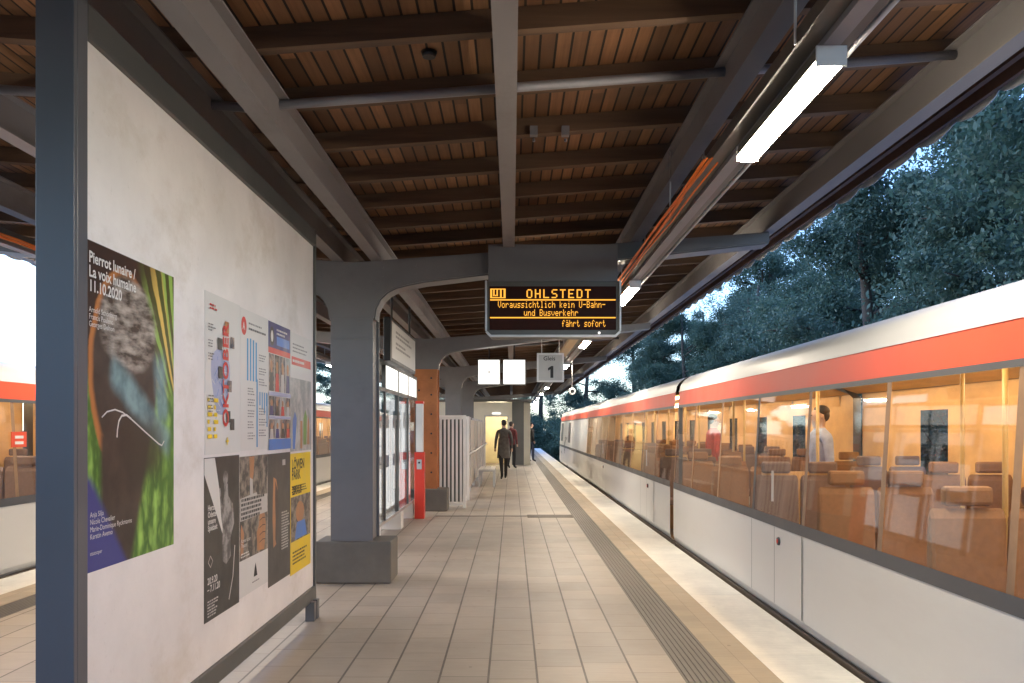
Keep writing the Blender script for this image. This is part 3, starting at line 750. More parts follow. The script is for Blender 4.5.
MB().ball((x1-.2, DY-.035, z0+.03), .012, 'litwhite', 8, 6).build('indicator_light', db)

# ---------------------------------------------------------------- hanging station sign left
hs = thing('station_sign', 'pale double sided sign in a dark frame hanging above the lit showcase', 'sign', (-1.35, 9.4, 2.7))
b = MB().box(-1.43, -1.352, 9.35, 11.75, 2.25, 2.74, 'black'); b.build('frame', hs, .006)
MB().box(-1.3515, -1.348, 9.45, 11.7, 2.29, 2.70, 'signface').build('face', hs)
b = MB()
for j, (zz, w_) in enumerate(((2.60, 1.2), (2.55, 1.5), (2.47, .9), (2.42, 1.3))):
    yy = 9.75
    r2 = random.Random(j)
    while yy < 9.75+w_: q = r2.uniform(.06, .2); b.box(-1.3478, -1.346, yy, yy+q, zz, zz+.026, 'softink'); yy += q+.04
b.build('lettering', hs)
MB().tube([(-1.39, 9.7, 2.74), (-1.39, 9.7, 3.36)], .014, 'black').tube([(-1.39, 11.4, 2.74), (-1.39, 11.4, 3.36)], .014, 'black').build('hanger_rod', hs)

# ---------------------------------------------------------------- lit showcase
sc_ = thing('showcase', 'long glass showcase with brightly lit white panels behind the near column', 'showcase', (-1.8, 10.1, 0))
sx, sy0, sy1 = -1.64, 10.05, 14.5
b = MB()
b.box(sx-.4, sx-.001, sy0-.02, sy1+.02, 2.32, 2.37, 'frame').box(sx-.39, sx-.005, sy0, sy1, .26, .30, 'galv').box(sx-.05, sx, sy0, sy1, 1.97, 2.02, 'frame')
div = [sy0, 10.9, 12.15, 13.3, sy1]
for yy in div: b.box(sx-.05, sx+.002, yy-.025, yy+.025, .301, 2.319, 'frame')
b.build('frame', sc_)
b = MB().box(sx-.39, sx-.12, sy0+.03, sy1-.03, .301, 1.969, 'galv'); b.build('back', sc_)
for i in range(1, 4): MB().box(sx-.119, sx-.112, div[i]+.05, div[i+1]-.05, .36, 1.92, 'litcase').build('lit_panel', sc_)
for i in range(1, 4): MB().box(sx-.045, sx-.01, div[i]+.027, div[i+1]-.027, 2.022, 2.318, 'header').build('header_light', sc_)
for i in range(0, 4):
    MB().box(sx-.02, sx-.012, div[i]+.026, div[i+1]-.026, .302, 1.968, 'shelterglass').build('pane', sc_)
MB().box(sx-.11, sx-.10, div[0]+.05, div[1]-.05, .35, 1.95, 'ppurple').build('notice_board', sc_)
for i in (1, 2, 3):
    MB().box(sx-.111, sx-.109, div[i]+.2, div[i+1]-.2, .95, 1.12, 'ppurple').box(sx-.111, sx-.109, div[i]+.2, div[i+1]-.2, 1.5, 1.75, 'signface').build('notice', sc_)
for yy in (10.2, 12.4, 13.9): MB().box(sx-.3, sx+.0, yy, yy+.3, 0.001, .259, 'white').build('foot', sc_, .004)

# ---------------------------------------------------------------- red help pillar
hp = thing('help_pillar', 'slim red and white help pillar standing in front of the orange column', 'help pillar', (-1.53, 13.9, 0))
MB().box(-1.61, -1.45, 13.85, 14.05, 0.001, 1.10, 'red').build('lower_body', hp, .008)
MB().box(-1.585, -1.475, 13.87, 14.03, 1.101, 1.90, 'white').build('upper_body', hp, .006)
MB().box(-1.595, -1.465, 13.86, 14.04, 1.901, 1.945, 'red').build('cap', hp, .008)
MB().box(-1.57, -1.49, 13.842, 13.849, .82, .98, 'galv').ball((-1.53, 13.842, .93), (.018, .008, .018), 'black', 10, 6).build('call_panel', hp)

# ---------------------------------------------------------------- white slatted screens and stair parapet
def slat(x0, x1, y, n, label):
    t = thing('slatted_screen', label, 'screen', (x0, y, 0), 'white slatted screens')
    b = MB().box(x0, x0+.05, y, y+.05, .001, 1.74, 'white').box(x1-.06, x1, y, y+.05, .001, 1.74, 'white').box(x0+.051, x1-.061, y+.002, y+.048, 1.68, 1.738, 'white').box(x0+.051, x1-.061, y+.002, y+.048, .05, .10, 'white')
    b.build('frame', t, .004)
    g = (x1-x0-.11)/n
    for k in range(n):
        xx = x0+.05+g*(k+.5); MB().box(xx-.021, xx+.021, y+.012, y+.035, .101, 1.679, 'white').build('slat', t)
    MB().box(x0+.06, x1-.065, y+.052, y+.06, .12, 1.66, 'frame').build('backing_sheet', t)
slat(-1.42, -.86, 15.7, 6, 'white slatted screen nearest, right of the orange column')
slat(-1.45, -.88, 17.3, 6, 'second white slatted screen partly hidden behind the nearest one')
pp = thing('stair_parapet', 'long pinkish grey parapet panel running from the slatted screens to the stair house', 'parapet', (-1.0, 18, 0))
for k in range(6):
    MB().box(-1.03, -.99, 18.05+2*k, 19.95+2*k, .12, 1.70, 'panelgrey').build('panel', pp, .004)
    MB().box(-1.045, -.975, 17.96+2*k, 18.04+2*k, .001, 1.76, 'galv').build('post', pp)
MB().tube([(-.90, 18.0, .95), (-.90, 29.9, .95)], .022, 'white', 8).build('handrail', pp)
for k in range(7):
    MB().tube([(-.90, 18.1+1.95*k, .95), (-.975, 18.1+1.95*k, .95)], .012, 'white', 6).build('bracket', pp)
wb = thing('bench', 'pale bench standing against the pinkish grey parapet', 'bench', (-.75, 22, 0))
for k in range(3): MB().box(-.84+.14*k, -.72+.14*k, 21, 22.6, .44, .47, 'white').build('seat_slat', wb)
for yy in (21.2, 22.35):
    MB().box(-.84, -.80, yy, yy+.05, .001, .439, 'galv').box(-.48, -.44, yy, yy+.05, .001, .439, 'galv').box(-.80, -.48, yy, yy+.05, .40, .439, 'galv').build('leg', wb)

# ---------------------------------------------------------------- stair house
bh = thing('stair_house', 'cream stair house with a warmly lit doorway at the end of the platform', 'stair house', (-1.2, 34, 0))
hx0, hx1, hy0, hy1 = -3.6, .50, 34.0, 39.5
b = MB()
dx0, dx1, dz = -1.12, -.14, 2.02
b.box(hx0, dx0, hy0, hy0+.15, .001, 2.55, 'wall').box(dx1, hx1-.5, hy0, hy0+.15, .001, 2.55, 'wall').box(dx0, dx1, hy0, hy0+.15, dz, 2.55, 'wall')
b.box(hx0, hx0+.15, hy0+.151, hy1, .001, 2.55, 'wall').box(hx1-.15, hx1, hy0+.152, hy1, .001, 2.55, 'wall').box(hx0+.151, hx1-.151, hy1-.15, hy1, .001, 2.55, 'warmroom')
b.build('wall', bh)
MB().box(hx1-.499, hx1-.02, hy0-.03, hy0+.149, .001, 2.56, 'frame').build('corner_post', bh, .006)
MB().box(hx1+.001, hx1+.25, hy0+.3, hy1, .001, 2.55, 'wall').build('side_panel', bh)
MB().box(hx0-.1, hx1+.3, hy0-.1, hy1+.1, 2.561, 2.66, 'frame').build('roof', bh)
b = MB().box(dx0, dx0+.05, hy0-.02, hy0+.13, .001, dz-.001, 'galv').box(dx1-.05, dx1, hy0-.02, hy0+.13, .001, dz-.001, 'galv').box(dx0+.051, dx1-.051, hy0-.02, hy0+.13, dz-.06, dz-.001, 'galv'); b.build('door_frame', bh)
b = MB().box(hx0+.16, hx1-.16, hy0+.16, hy1-.16, .002, .01, 'tfloor').box(hx0+.152, hx1-.152, hy0+1.8, hy0+1.9, .011, 2.5, 'warmroom'); b.build('inner_wall', bh)
MB().box(-1.0, -.2, hy0+.5, hy0+.9, 2.35, 2.41, 'doorlamp').build('ceiling_lamp', bh)
MB().box(-.80, -.46, hy0-.05, hy0-.001, 2.06, 2.12, 'litwhite').build('door_light', bh)

# ---------------------------------------------------------------- lit square signs and number sign
YS = 16.3
def litsign(px0, px1, label, mark):
    a, b_ = X(px0, YS), X(px1, YS); z0, z1 = Z(384, YS), Z(360, YS)
    t = thing('lit_sign', label, 'lit sign', ((a+b_)/2, YS, z1), 'lit square signs over the platform')
    MB().box(a-.02, b_+.02, YS, YS+.14, z0-.02, z1+.02, 'frame').build('case', t, .004)
    MB().box(a, b_, YS-.006, YS-.0005, z0, z1, 'litwhite').build('face', t)
    if mark: m = (a+b_)/2; MB().box(m-.012, m+.014, YS-.010, YS-.0065, (z0+z1)/2-.035, (z0+z1)/2+.03, 'softink').build('mark', t)
    MB().tube([((a+b_)/2, YS+.07, z1+.02), ((a+b_)/2, YS+.07, zb(0)+BD)], .014, 'black').build('hanger_rod', t)
litsign(478.5, 499.5, 'square lit white sign with a small dark mark, left one of two', True)
litsign(503.5, 525, 'blank square lit white sign, right one of two', False)
YS = 14.2
ns = thing('number_sign', 'pale square platform sign with a bold black 1', 'sign', (X(550, YS), YS, Z(353, YS)))
a, b_, z0, z1 = X(537, YS), X(564, YS), Z(382, YS), Z(353, YS)
MB().box(a, b_, YS, YS+.06, z0, z1, 'white').build('panel', ns, .004)
MB().box(a+.03, b_-.03, YS-.004, YS-.0005, z0+.03, z1-.03, 'signface').build('face', ns)
b = MB(); m_ = (a+b_)/2+.02
b.add([(m_+dx_, YS-.006, z0+.07+dz_) for dx_, dz_ in ((-.022, 0), (.028, 0), (.028, .20), (-.008, .20), (-.062, .165), (-.062, .122), (-.022, .143))], [tuple(range(7))], 'ink'); put_text(b, 'Gleis', ((a+b_)/2-.02, YS-.006, z1-.125), (1, 0, 0), (0, 0, 1), .10, 'ink', align='CENTER', bold=.001); b.build('lettering', ns)
MB().tube([(a+.08, YS+.03, z1), (a+.08, YS+.03, zb(.5)+BD)], .008, 'galv').tube([(b_-.08, YS+.03, z1), (b_-.08, YS+.03, zb(.5)+BD)], .008, 'galv').build('hanger_rod', ns)
def pend(x, y, label):
    t = thing('pendant_speaker', label, 'loudspeaker', (x, y, 2.38), 'round pendant loudspeakers')
    b = MB(); n = 20; ring = [(x+.062*math.cos(2*PI*i/n), y, 2.38+.062*math.sin(2*PI*i/n)) for i in range(n+1)]
    b.tube(ring, .024, 'white', 8, False).build('ring', t)
    MB().tube([(x, y-.02, 2.38), (x, y+.06, 2.38)], [.045, .04], 'black', 12).build('cone', t)
    MB().tube([(x, y, 2.46), (x, y, zb(x)+BD)], .012, 'galv', 6).build('hanger_rod', t)
pend(1.45, 20.2, 'small round white loudspeaker hanging near the eave above the moving train')
pend(mir(1.43), 20.9, 'small round white loudspeaker seen left of the near column')

# ---------------------------------------------------------------- trains
def train(sg, label, y0, y1, wy1, gap_at, red_doors, notice):
    f = (lambda x: x) if sg > 0 else mir
    t = thing('metro_train', label, 'train', (f(3.42), y0, -.9))
    g = lambda pts: [(f(x), z) for x, z in pts]
    lean = lambda z: 2.13+max(0, z-.72)*.062
    secs = []; ya = y0
    for gp in gap_at+[y1]:
        secs.append((ya, gp-.12 if gp != y1 else gp)); ya = gp+.12
    fx = lambda x: 6.84-x                               # far side of the same car
    for (a, c) in secs:
        b = MB(); b.strip(g([(2.34, -.34), (2.34, -.05), (2.25, -.022), (2.175, -.006), (2.145, .025), (2.132, .075), (2.13, .15), (2.13, .72)]), a, c, 'twhite', False)
        b.strip(g([(fx(2.13), -.3), (fx(2.13), .9)]), a, c, 'twhite'); b.build('lower_side', t, recalc=False)
        b = MB().strip(g([(lean(.72)-.004, .705), (lean(.785)-.004, .787)]), a, c, 'tdark').strip(g([(lean(1.765)-.004, 1.765), (lean(1.80)-.004, 1.80)]), a, c, 'tdark'); b.build('trim_band', t, recalc=False)
        MB().strip(g([(lean(1.79), 1.79), (lean(1.985), 1.985)]), a, c, 'tred').build('red_band', t, recalc=False)
        MB().strip(g([(lean(1.985)-.006, 1.978), (lean(1.985), 1.99), (2.225, 2.06), (2.27, 2.125), (2.36, 2.185), (2.55, 2.225), (3.0, 2.25), (3.84, 2.25), (4.29, 2.225), (4.48, 2.185), (fx(2.27), 2.125), (fx(2.225), 2.05), (fx(2.21), 1.75)]), a, c, 'troof', True).build('roof', t, recalc=False)
        b = MB().strip(g([(fx(2.2), 1.02), (fx(2.2), .55)]), a, c, 'tbrown').box(*sorted((f(2.15), f(4.69))), a, c, -.06, -.01, 'tfloor'); b.build('car_floor', t)
        MB().strip(g([(2.28, 1.95), (2.6, 2.06), (3.42, 2.09), (4.24, 2.06), (4.56, 1.95)]), a, c, 'tamber').build('car_ceiling', t, recalc=False)
        # far inside wall: wooden panels with windows between
        b = MB(); q = a+.5; fw = MB()
        xa = fx(2.22)
        while q < c-2.3:
            b.strip(g([(xa, .9), (xa, 1.80)]), q, q+1.4, 'tamber'); q2 = q+1.4
            fw.strip(g([(xa+.02, .92), (xa+.02, 1.70)]), q2, q2+.6, 'glass'); b.strip(g([(xa, 1.70), (xa, 1.95)]), q2, q2+.6, 'tamber')
            b.strip(g([(xa, 1.80), (xa-.02, 1.95)]), q, q+1.4, 'tamber'); q = q2+.6
        b.strip(g([(xa, .9), (xa, 1.95)]), a, a+.5, 'tamber'); b.strip(g([(xa, .9), (xa, 1.95)]), q, c, 'tamber'); b.build('inner_panel', t, recalc=False)
        fw.build('far_window', t, recalc=False)
        for xl in (2.85, 3.99): MB().box(*sorted((f(xl-.05), f(xl+.05))), a+.4, c-.4, 2.0, 2.03, 'tlamp').build('ceiling_lamp', t)
    # near side window panes, pillars and doors
    def inr(q0, q1): return any(a <= q0 and q1 <= c for a, c in secs)
    p0 = None; q = y0+.2; i = 0
    zt, zbm = 1.766, .786
    while q < wy1-.7:
        w = 1.28
        e_ = [c for a, c in secs if a-.01 <= q < c-.01]
        if not e_: q = min(a for a, c in secs if a > q-.01); continue
        if e_[0]-q < 1.9: w = e_[0]-q-.02
        if inr(q, q+w):
            door = (i % 5 == 2)
            MB().strip(g([(lean(zbm)+.004, zbm), (lean(zt)+.004, zt)]), q+.03, q+w-.03, 'glass').build('window', t, recalc=False)
            MB().strip(g([(lean(zbm), zbm), (lean(zt), zt)]), q+w-.03, q+w+.03, 'tbrown' if not door else 'tdark').build('pillar', t, recalc=False)
            if door:
                d = MB()
                m_ = 'tred' if red_doors else 'twhite'
                d.strip(g([(2.124, .085), (2.124, .70)]), q, q+w, m_)
                for yy in (q-.006, q+w/2-.003, q+w): d.strip(g([(2.1235, .085), (2.1235, .70)]), yy, yy+.009, 'tdark')
                if red_doors: d.strip(g([(lean(zbm)-.003, zbm), (lean(zt)-.003, zt)]), q+w/2-.06, q+w/2+.06, m_).strip(g([(lean(zbm)-.003, zbm), (lean(zt)-.003, zt)]), q+.03, q+.13, m_).strip(g([(lean(zbm)-.003, zbm), (lean(zt)-.003, zt)]), q+w-.13, q+w-.03, m_)
                dd = d.build('door', t, recalc=False)
                MB().box(*sorted((f(lean(1.0)-.02), f(lean(1.0)-.006))), q+w/2+.07, q+w/2+.09, .9, 1.15, 'galv').build('handle', dd)
                MB().tube([(f(2.1235), q+w/2-.12, .60), (f(2.110), q+w/2-.12, .60)], [.034, .03], 'tdark', 14).tube([(f(2.1095), q+w/2-.12, .60), (f(2.106), q+w/2-.12, .60)], .018, 'red', 12).build('door_button', dd)
        else:
            MB().strip(g([(lean(zbm), zbm), (lean(zt), zt)]), q-.03, q+w+.03, 'twhite').build('blank_panel', t, recalc=False)
        q += w+(.021 if w != 1.28 else 0); i += 1
    MB().strip(g([(lean(zbm)-.001, zbm), (lean(zt)-.001, zt)]), q, y1, 'twhite').build('blank_panel', t, recalc=False)
    MB().strip(g([(lean(.95)-.006, .95), (lean(1.7)-.006, 1.7)]), y1-2.2, y1-.7, 'tdark').strip(g([(lean(.95)-.006, .95), (lean(1.7)-.006, 1.7)]), y1-6.6, y1-5.4, 'tdark').build('cab_window', t, recalc=False)
    for gp in gap_at: MB().strip(g([(2.25, -.3), (2.25, 1.9), (2.4, 2.1), (4.4, 2.1), (4.6, 1.9), (4.6, -.3)]), gp-.13, gp+.13, 'black').build('gangway_bellows', t, recalc=False)
    prof = [(2.34, -.33), (2.30, -.04), (2.15, .03), (2.13, .15), (2.13, .72), (lean(1.985), 1.985), (2.27, 2.125), (2.55, 2.225), (4.29, 2.225), (fx(2.27), 2.125), (fx(2.13), .72), (fx(2.24), -.33)]
    for yy in (y0, y1): MB().add([(f(x), yy, z) for x, z in prof], [tuple(range(len(prof)))], 'twhite').build('end_wall', t, recalc=False)
    MB().box(*sorted((f(2.5), f(4.34))), y1+.001, y1+.03, 1.0, 1.75, 'tdark').build('windscreen', t)
    for xx in (2.55, 4.29): MB().tube([(f(xx), y1, .35), (f(xx), y1+.04, .35)], .09, 'headlight', 14).build('headlight', t)
    # seats and poles
    s0 = None; yy = y0+1.0; k = 0
    def seatmesh(yc, xx, m_):
        b = MB()
        for cx in (xx-.215, xx+.215):
            xs = sorted((f(cx-.205), f(cx+.205)))
            prof_ = [(.05, .40), (.03, .80), (.02, 1.02), (.0, 1.08), (-.02, 1.02), (-.03, .80), (-.05, .40)]
            b.prism([(yc+.005+abs(p_[0])*1.0 if p_[0] >= 0 else yc-.005-abs(p_[0]), p_[1]) for p_ in prof_], xs[0], xs[1], m_, 'x')
            hx = sorted((f(cx-.13), f(cx+.13))); b.box(*hx, yc-.035, yc+.035, 1.085, 1.19, m_)
            b.box(*xs, yc+.056, yc+.46, .38, .47, m_).box(*xs, yc-.46, yc-.056, .38, .47, m_)
        xs = sorted((f(xx-.1), f(xx+.1))); b.box(*xs, yc-.2, yc+.2, -.009, .379, 'tdark')
        return b.build('seat', t, .022)
    while yy < wy1-.6 and k < 48:
        for xx in (2.64, 4.18):
            o = seatmesh(yy, xx, 'tseatblue' if (sg < 0 or k % 3 == 0) else 'tseat'); k += 1
        yy += 1.62
    pk = 0; yy = y0+1.8
    while yy < wy1:
        MB().tube([(f(3.1+.6*(pk % 2)), yy, -.009), (f(3.1+.6*(pk % 2)), yy, 2.05)], .018, 'pole', 8).build('grab_pole', t); yy += 1.62; pk += 1
        if pk % 3 == 0: MB().box(*sorted((f(2.3), f(3.0))), yy-.8, yy-.775, -.009, 1.1, 'tamber').build('partition', t)
    MB().box(*sorted((f(2.6), f(4.2))), y0+.3, y1-.3, -.85, -.07, 'black').build('underframe', t)
    if notice:
        nb = MB().box(*sorted((f(lean(1.4)-.012), f(lean(1.4)-.006))), 8.66, 8.93, 1.30, 1.46, 'tred')
        for j in range(2): nb.box(*sorted((f(lean(1.4)-.014), f(lean(1.4)-.0122))), 8.72, 8.87, 1.33+.06*j, 1.36+.06*j, 'white')
        nb.build('door_notice', t)
    return t
train(1, 'white metro train with a red band and amber windows, filling the right side', -3.0, 37.6, 24.5, [11.2], False, False)
train(-1, 'white and red metro train at the opposite platform edge behind the poster wall', -3.0, 41.0, 36.0, [13.2], True, True)

# ---------------------------------------------------------------- people
def person(x, y, rotz, label, top, legs, pose='walk', z=0, bag=None, scale=1.0, coat=False):
    t = bpy.data.objects.new('person', None); COL.objects.link(t); t.location = (x, y, z); t.rotation_euler.z = rotz; t.scale = (scale,)*3
    tag(t, label, 'person'); ROOT[t.name] = Vector()
    sw = .18 if pose == 'walk' else .03
    V = {'pel': (0, 0, .93, .135, .105), 'wst': (0, 0, 1.10, .125, .095), 'che': (0, .005, 1.30, .165, .115), 'sho': (0, 0, 1.41, .12, .085), 'nec': (0, .005, 1.49, .055, .055), 'hd1': (0, .02, 1.565, .07, .08), 'hd2': (0, .02, 1.64, .078, .095), 'hd3': (0, .005, 1.70, .06, .07)}
    E = [('pel', 'wst'), ('wst', 'che'), ('che', 'sho'), ('sho', 'nec'), ('nec', 'hd1'), ('hd1', 'hd2'), ('hd2', 'hd3')]
    for s, n in ((-1, 'l'), (1, 'r')):
        a = s*sw
        V[n+'sh'] = (s*.175, 0, 1.395, .062, .062); V[n+'el'] = (s*.225, -a*.5-.02, 1.13, .048, .046); V[n+'wr'] = (s*.225, -a*1.0+.06, .90, .032, .03); V[n+'ha'] = (s*.215, -a*1.1+.09, .80, .03, .038)
        V[n+'hp'] = (s*.085, 0, .86, .095, .098); V[n+'kn'] = (s*.09, a*.9+.03, .49, .062, .064); V[n+'an'] = (s*.09, a*1.5-(.05 if a < 0 else 0), .09 if a >= 0 else .13, .042, .045); V[n+'to'] = (s*.10, a*1.5+.15-(.05 if a < 0 else 0), .035, .04, .03)
        E += [('sho', n+'sh'), (n+'sh', n+'el'), (n+'el', n+'wr'), (n+'wr', n+'ha'), ('pel', n+'hp'), (n+'hp', n+'kn'), (n+'kn', n+'an'), (n+'an', n+'to')]
    keys = list(V); me = bpy.data.meshes.new('b'); me.from_pydata([V[k][:3] for k in keys], [(keys.index(a), keys.index(c)) for a, c in E], [])
    ob = bpy.data.objects.new('b', me); COL.objects.link(ob)
    ob.modifiers.new('s', 'SKIN'); ob.modifiers.new('d', 'SUBSURF').levels = 2
    if not me.skin_vertices: me.skin_vertices.new()
    for i, k in enumerate(keys):
        sv = me.skin_vertices[0].data[i]; sv.radius = V[k][3:5]; sv.use_root = (k == 'pel')
    bpy.context.view_layer.update()
    bm_ = bpy.data.meshes.new_from_object(ob.evaluated_get(bpy.context.evaluated_depsgraph_get()))
    bpy.data.objects.remove(ob)
    bm_.materials.clear()
    for m_ in ('skin', top, legs, 'black'): bm_.materials.append(M[m_])
    for p_ in bm_.polygons:
        c = p_.center; p_.use_smooth = True
        if c.z > 1.50: k = 0
        elif abs(c.x) > .165 and c.z < .90: k = 0
        elif abs(c.x) > .165 and c.z < 1.4: k = 1
        elif c.z > .90: k = 1
        elif c.z < .10: k = 3
        else: k = 2
        p_.material_index = k
    o = bpy.data.objects.new('body', bm_); COL.objects.link(o); o.parent = t
    h = MB(); h.ball((0, -.018, 1.682), (.080, .088, .066), 'hair').ball((0, -.045, 1.635), (.072, .055, .07), 'hair'); h.build('hair', t)
    fc = MB(); 
    for s in (-1, 1): fc.ball((s*.032, .108, 1.635), (.012, .007, .008), 'black', 8, 5)
    fc.ball((0, .118, 1.605), (.012, .016, .02), 'skin', 8, 5); fc.ball((0, .106, 1.565), (.024, .006, .006), 'cloth_red', 8, 5)
    for s in (-1, 1): fc.ball((s*.083, .015, 1.62), (.012, .02, .03), 'skin', 8, 5)
    fc.build('face', t)
    if coat:
        n = 14; b = MB(); vs = []
        for (zz, ra, rb) in ((1.2, .16, .125), (.95, .175, .145), (.62, .20, .17)):
            for i in range(n): vs.append((ra*math.cos(2*PI*i/n), rb*math.sin(2*PI*i/n), zz))
        b.add(vs, [(j*n+i, j*n+(i+1) % n, (j+1)*n+(i+1) % n, (j+1)*n+i) for j in range(2) for i in range(n)], top, True); b.build('coat', t, recalc=True)
    if bag:
        b = MB().box(-.13, .13, -.27, -.12, 1.0, 1.4, bag); b.build('backpack', t, .04)
    return t
person(-.24, 24.6, R(8), 'person in dark grey coat walking away down the middle of the platform', 'cloth_grey', 'cloth_black', 'walk', coat=True)
person(-.02, 31.0, R(-30), 'person with a dark red top standing by the stair house doorway', 'cloth_wine', 'cloth_black', 'stand')
person(.85, 37.5, R(-60), 'person in dark clothes waiting near the platform edge beyond the stair house', 'cloth_black', 'cloth_navy', 'stand')
person(3.3, 9.0, R(95), 'passenger in pale blue top standing inside the right train', 'cloth_blue', 'cloth_navy', 'stand')
person(3.5, 14.6, R(-80), 'passenger in a red top standing deeper inside the right train', 'cloth_red', 'cloth_black', 'stand')

# ---------------------------------------------------------------- trees
def tree_meshes(seed, h, cr, nclump, nleaf, leaf, m_leaf):
    rg = random.Random(seed); nr = np.random.default_rng(seed)
    tb = MB()
    lean = Vector((rg.uniform(-.5, .5), rg.uniform(-.5, .5), 0))
    trunk = [Vector((0, 0, -.3))+lean*(i/5)**2+Vector((rg.uniform(-.08, .08), rg.uniform(-.08, .08), h*.8*i/5)) for i in range(6)]
    tb.tube(trunk, [h*.019*(1-.8*i/5)+.02 for i in range(6)], 'bark', 8)
    tips = []
    for k in range(15):
        f_ = rg.uniform(.12, .95); i = f_*5; i0 = int(min(4, i)); p = trunk[i0].lerp(trunk[i0+1], i-i0)
        a = k*2.4+rg.uniform(-.4, .4); el = rg.uniform(.15, .9); L = cr*(1.05-.55*f_)*rg.uniform(.8, 1.15)
        d = Vector((math.cos(a)*math.cos(el), math.sin(a)*math.cos(el), math.sin(el)*.8))
        q = [p+d*L*s+Vector((0, 0, -.10*L*(s**2)))+Vector((rg.uniform(-.15, .15), rg.uniform(-.15, .15), rg.uniform(-.1, .1)))*(s > 0) for s in (0, .35, .7, 1)]
        tb.tube(q, [h*.0075*(1-f_*.5), h*.005*(1-f_*.5), h*.003, .012], 'bark', 6)
        tips += q[1:]
        for j in range(4):
            b0 = q[1].lerp(q[3], rg.random()); dd = Vector((rg.uniform(-1, 1), rg.uniform(-1, 1), rg.uniform(-.2, .7))).normalized()*rg.uniform(.5, 1.3)
            tb.tube([b0, b0+dd*.5, b0+dd+Vector((0, 0, -.1))], [.022, .014, .006], 'bark', 5); tips += [b0+dd*.6, b0+dd]
    tips.append(trunk[5]); tips.append(trunk[5]+Vector((0, 0, h*.12)))
    C = []
    for i in range(nclump):
        t_ = tips[rg.randrange(len(tips))]; C.append((t_.x+rg.gauss(0, .35), t_.y+rg.gauss(0, .35), t_.z+rg.gauss(0, .3)))
    C = np.array(C); idx = nr.integers(0, len(C), nleaf); rad = nr.uniform(.25, .62, len(C))
    P = C[idx]+nr.normal(0, 1, (nleaf, 3))*(rad[idx][:, None])*np.array([.62, .62, .42])
    A = nr.normal(0, 1, (nleaf, 3)); A /= np.linalg.norm(A, axis=1)[:, None]
    B = nr.normal(0, 1, (nleaf, 3)); B -= A*(A*B).sum(1)[:, None]; B /= np.linalg.norm(B, axis=1)[:, None]
    s_ = leaf*nr.uniform(.45, 1.55, nleaf)[:, None]
    V = np.stack([P-A*s_, P+B*s_*.45, P+A*s_, P-B*s_*.45], 1).reshape(-1, 3)
    me = bpy.data.meshes.new('crown'); me.vertices.add(len(V)); me.vertices.foreach_set('co', V.ravel())
    me.loops.add(nleaf*4); me.loops.foreach_set('vertex_index', np.arange(nleaf*4, dtype=np.int32))
    me.polygons.add(nleaf); me.polygons.foreach_set('loop_start', np.arange(0, nleaf*4, 4, dtype=np.int32))
    me.update(calc_edges=True); me.materials.append(M[m_leaf])
    return tb, me
protos = []
TREES = [(9.6, 12.5), (11.0, 17.0), (9.4, 21.5), (11.5, 26.5), (9.8, 32.0), (11.2, 38.5), (9.6, 46.0), (8.2, 56.0), (5.6, 66), (2.5, 72), (-1.0, 76),
         (15.5, 13.5), (16.0, 19.5), (15.0, 25), (16.5, 32), (15.5, 40), (15, 49), (14, 60), (21, 22), (22, 36), (21, 50), (18.5, 9.0), (24, 13), (12.4, 44.0), (12.8, 53.0), (9.0, 51.0), (18.0, 45.0)]
LEFT = [(-14.5, 52), (-12.2, 60), (-17.5, 58), (-9.0, 70), (-5.0, 74)]
desc = ['tall broad tree with dark green crown', 'tall loose blue green tree', 'slim tall tree with ragged crown']
def place(o, x, y, s, label, group):
    o.location = (x, y, -1.35); o.rotation_euler.z = random.uniform(0, 6.28); o.scale = (s, s, s*random.uniform(.95, 1.12)); o['label'] = label; o['group'] = group; ROOT[o.name] = Vector()
for v in range(3):
    tb, me = tree_meshes(20+v, (12.5, 13.5, 14.0)[v], (4.0, 4.2, 3.3)[v], (190, 170, 170)[v], (90000, 80000, 76000)[v], (.052, .055, .05)[v], ('leafA', 'leafB', 'leafB')[v])
    t = thing('deciduous_tree', desc[v], 'tree', (0, 0, 0)); tb.build('trunk', t)
    c = bpy.data.objects.new('crown', me); COL.objects.link(c); c.parent = t
    protos.append(t)
used = set()
for i, (x, y) in enumerate(TREES+LEFT):
    v = i % 3
    if v in used: o = dup(protos[v], (x, y, -1.35))
    else: o = protos[v]; used.add(v)
    lab = desc[v]+(' in the wood beyond the moving train' if (x, y) in TREES else ' far off beyond the opposite train')
    k_ = {(9.8, 32.0): .62, (11.2, 38.5): .74, (15, 49): .98, (15.5, 40): .86, (9.6, 46.0): .76, (12.4, 44.0): .80, (12.8, 53.0): .85, (9.0, 51.0): .72, (18.0, 45.0): 1.0}.get((x, y), 1)
    place(o, x, y, k_*random.uniform(.92, 1.2) if (x, y) in TREES else .75, lab, 'trees beyond the right track' if (x, y) in TREES else 'trees beyond the left track')
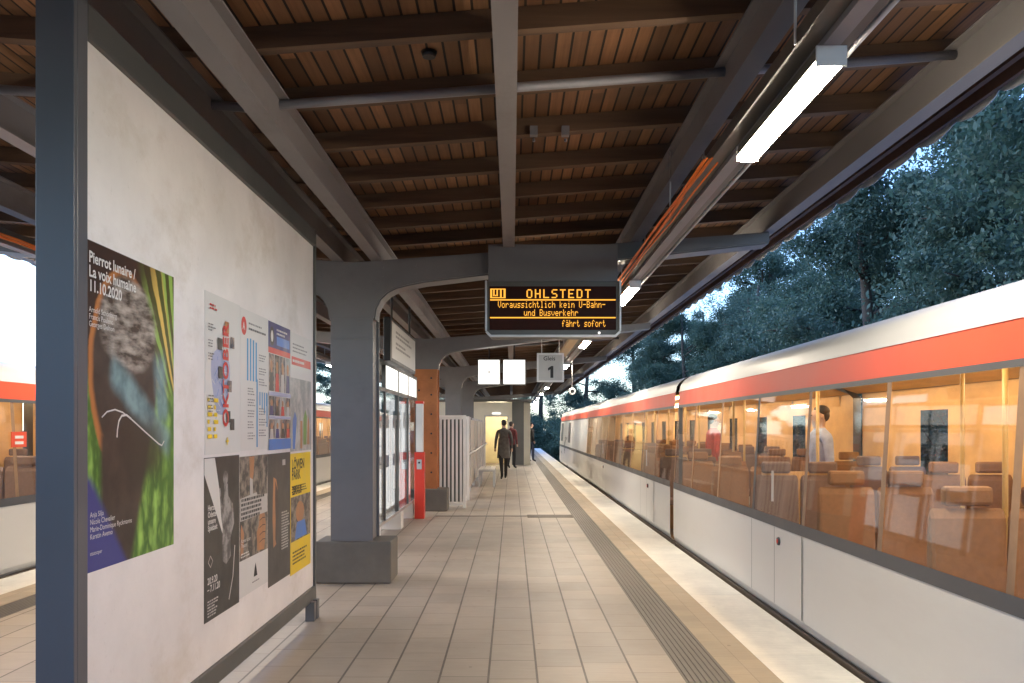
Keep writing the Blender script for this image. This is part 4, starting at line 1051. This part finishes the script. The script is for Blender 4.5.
# understorey shrubs along the track
tb, me = tree_meshes(77, 3.6, 2.0, 70, 26000, .055, 'leafA')
sh = thing('shrub', 'low dark shrub beside the track beyond the train', 'shrub', (0, 0, 0)); tb.build('stem', sh)
c = bpy.data.objects.new('foliage', me); COL.objects.link(c); c.parent = sh
spots = [(7.6, 44), (6.4, 50), (5.4, 57), (3.6, 64), (1.6, 66), (.2, 67), (-1.6, 66), (8.0, 38), (7.8, 31), (7.7, 25), (7.6, 19), (7.8, 14)]
for i, (x, y) in enumerate(spots):
    o = sh if i == 0 else dup(sh, (x, y, -1.35))
    place(o, x, y, random.uniform(.9, 1.3), 'low dark shrub beside the track beyond the train', 'shrubs along the track')

# ---------------------------------------------------------------- light
w = bpy.data.worlds.new('World'); S.world = w; w.use_nodes = True
nt = w.node_tree; bg = nt.nodes['Background']
sky = nt.nodes.new('ShaderNodeTexSky'); sky.sky_type = 'NISHITA'; sky.sun_disc = False
SUN_EL, SUN_AZ = 27.0, -75.0       # azimuth clockwise from +Y
sky.sun_elevation = R(SUN_EL); sky.sun_rotation = R(SUN_AZ); sky.air_density = 1.2; sky.dust_density = .6; sky.ozone_density = 3.0
tn = nt.nodes.new('ShaderNodeMix'); tn.data_type = 'RGBA'; tn.blend_type = 'MULTIPLY'; tn.inputs[0].default_value = 1; tn.inputs[7].default_value = (.86, 1.0, 1.28, 1)
nt.links.new(sky.outputs[0], tn.inputs[6]); nt.links.new(tn.outputs[2], bg.inputs[0]); bg.inputs[1].default_value = .15
sun = bpy.data.lights.new('sun', 'SUN'); so = bpy.data.objects.new('sun', sun); COL.objects.link(so)
sun.energy = .05; sun.angle = R(12); sun.color = (1, .9, .78)
d = Vector((math.sin(R(SUN_AZ))*math.cos(R(SUN_EL)), math.cos(R(SUN_AZ))*math.cos(R(SUN_EL)), math.sin(R(SUN_EL))))
so.rotation_euler = (-d).to_track_quat('-Z', 'Y').to_euler()

S.view_settings.view_transform = 'Standard'; S.view_settings.look = 'None'; S.view_settings.exposure = 1.8; S.view_settings.gamma = 1
S.render.engine = 'CYCLES'; S.cycles.max_bounces = 8; S.cycles.transparent_max_bounces = 12; S.cycles.use_denoising = True
S.cycles.sample_clamp_indirect = 8; S.cycles.caustics_reflective = False; S.cycles.caustics_refractive = False
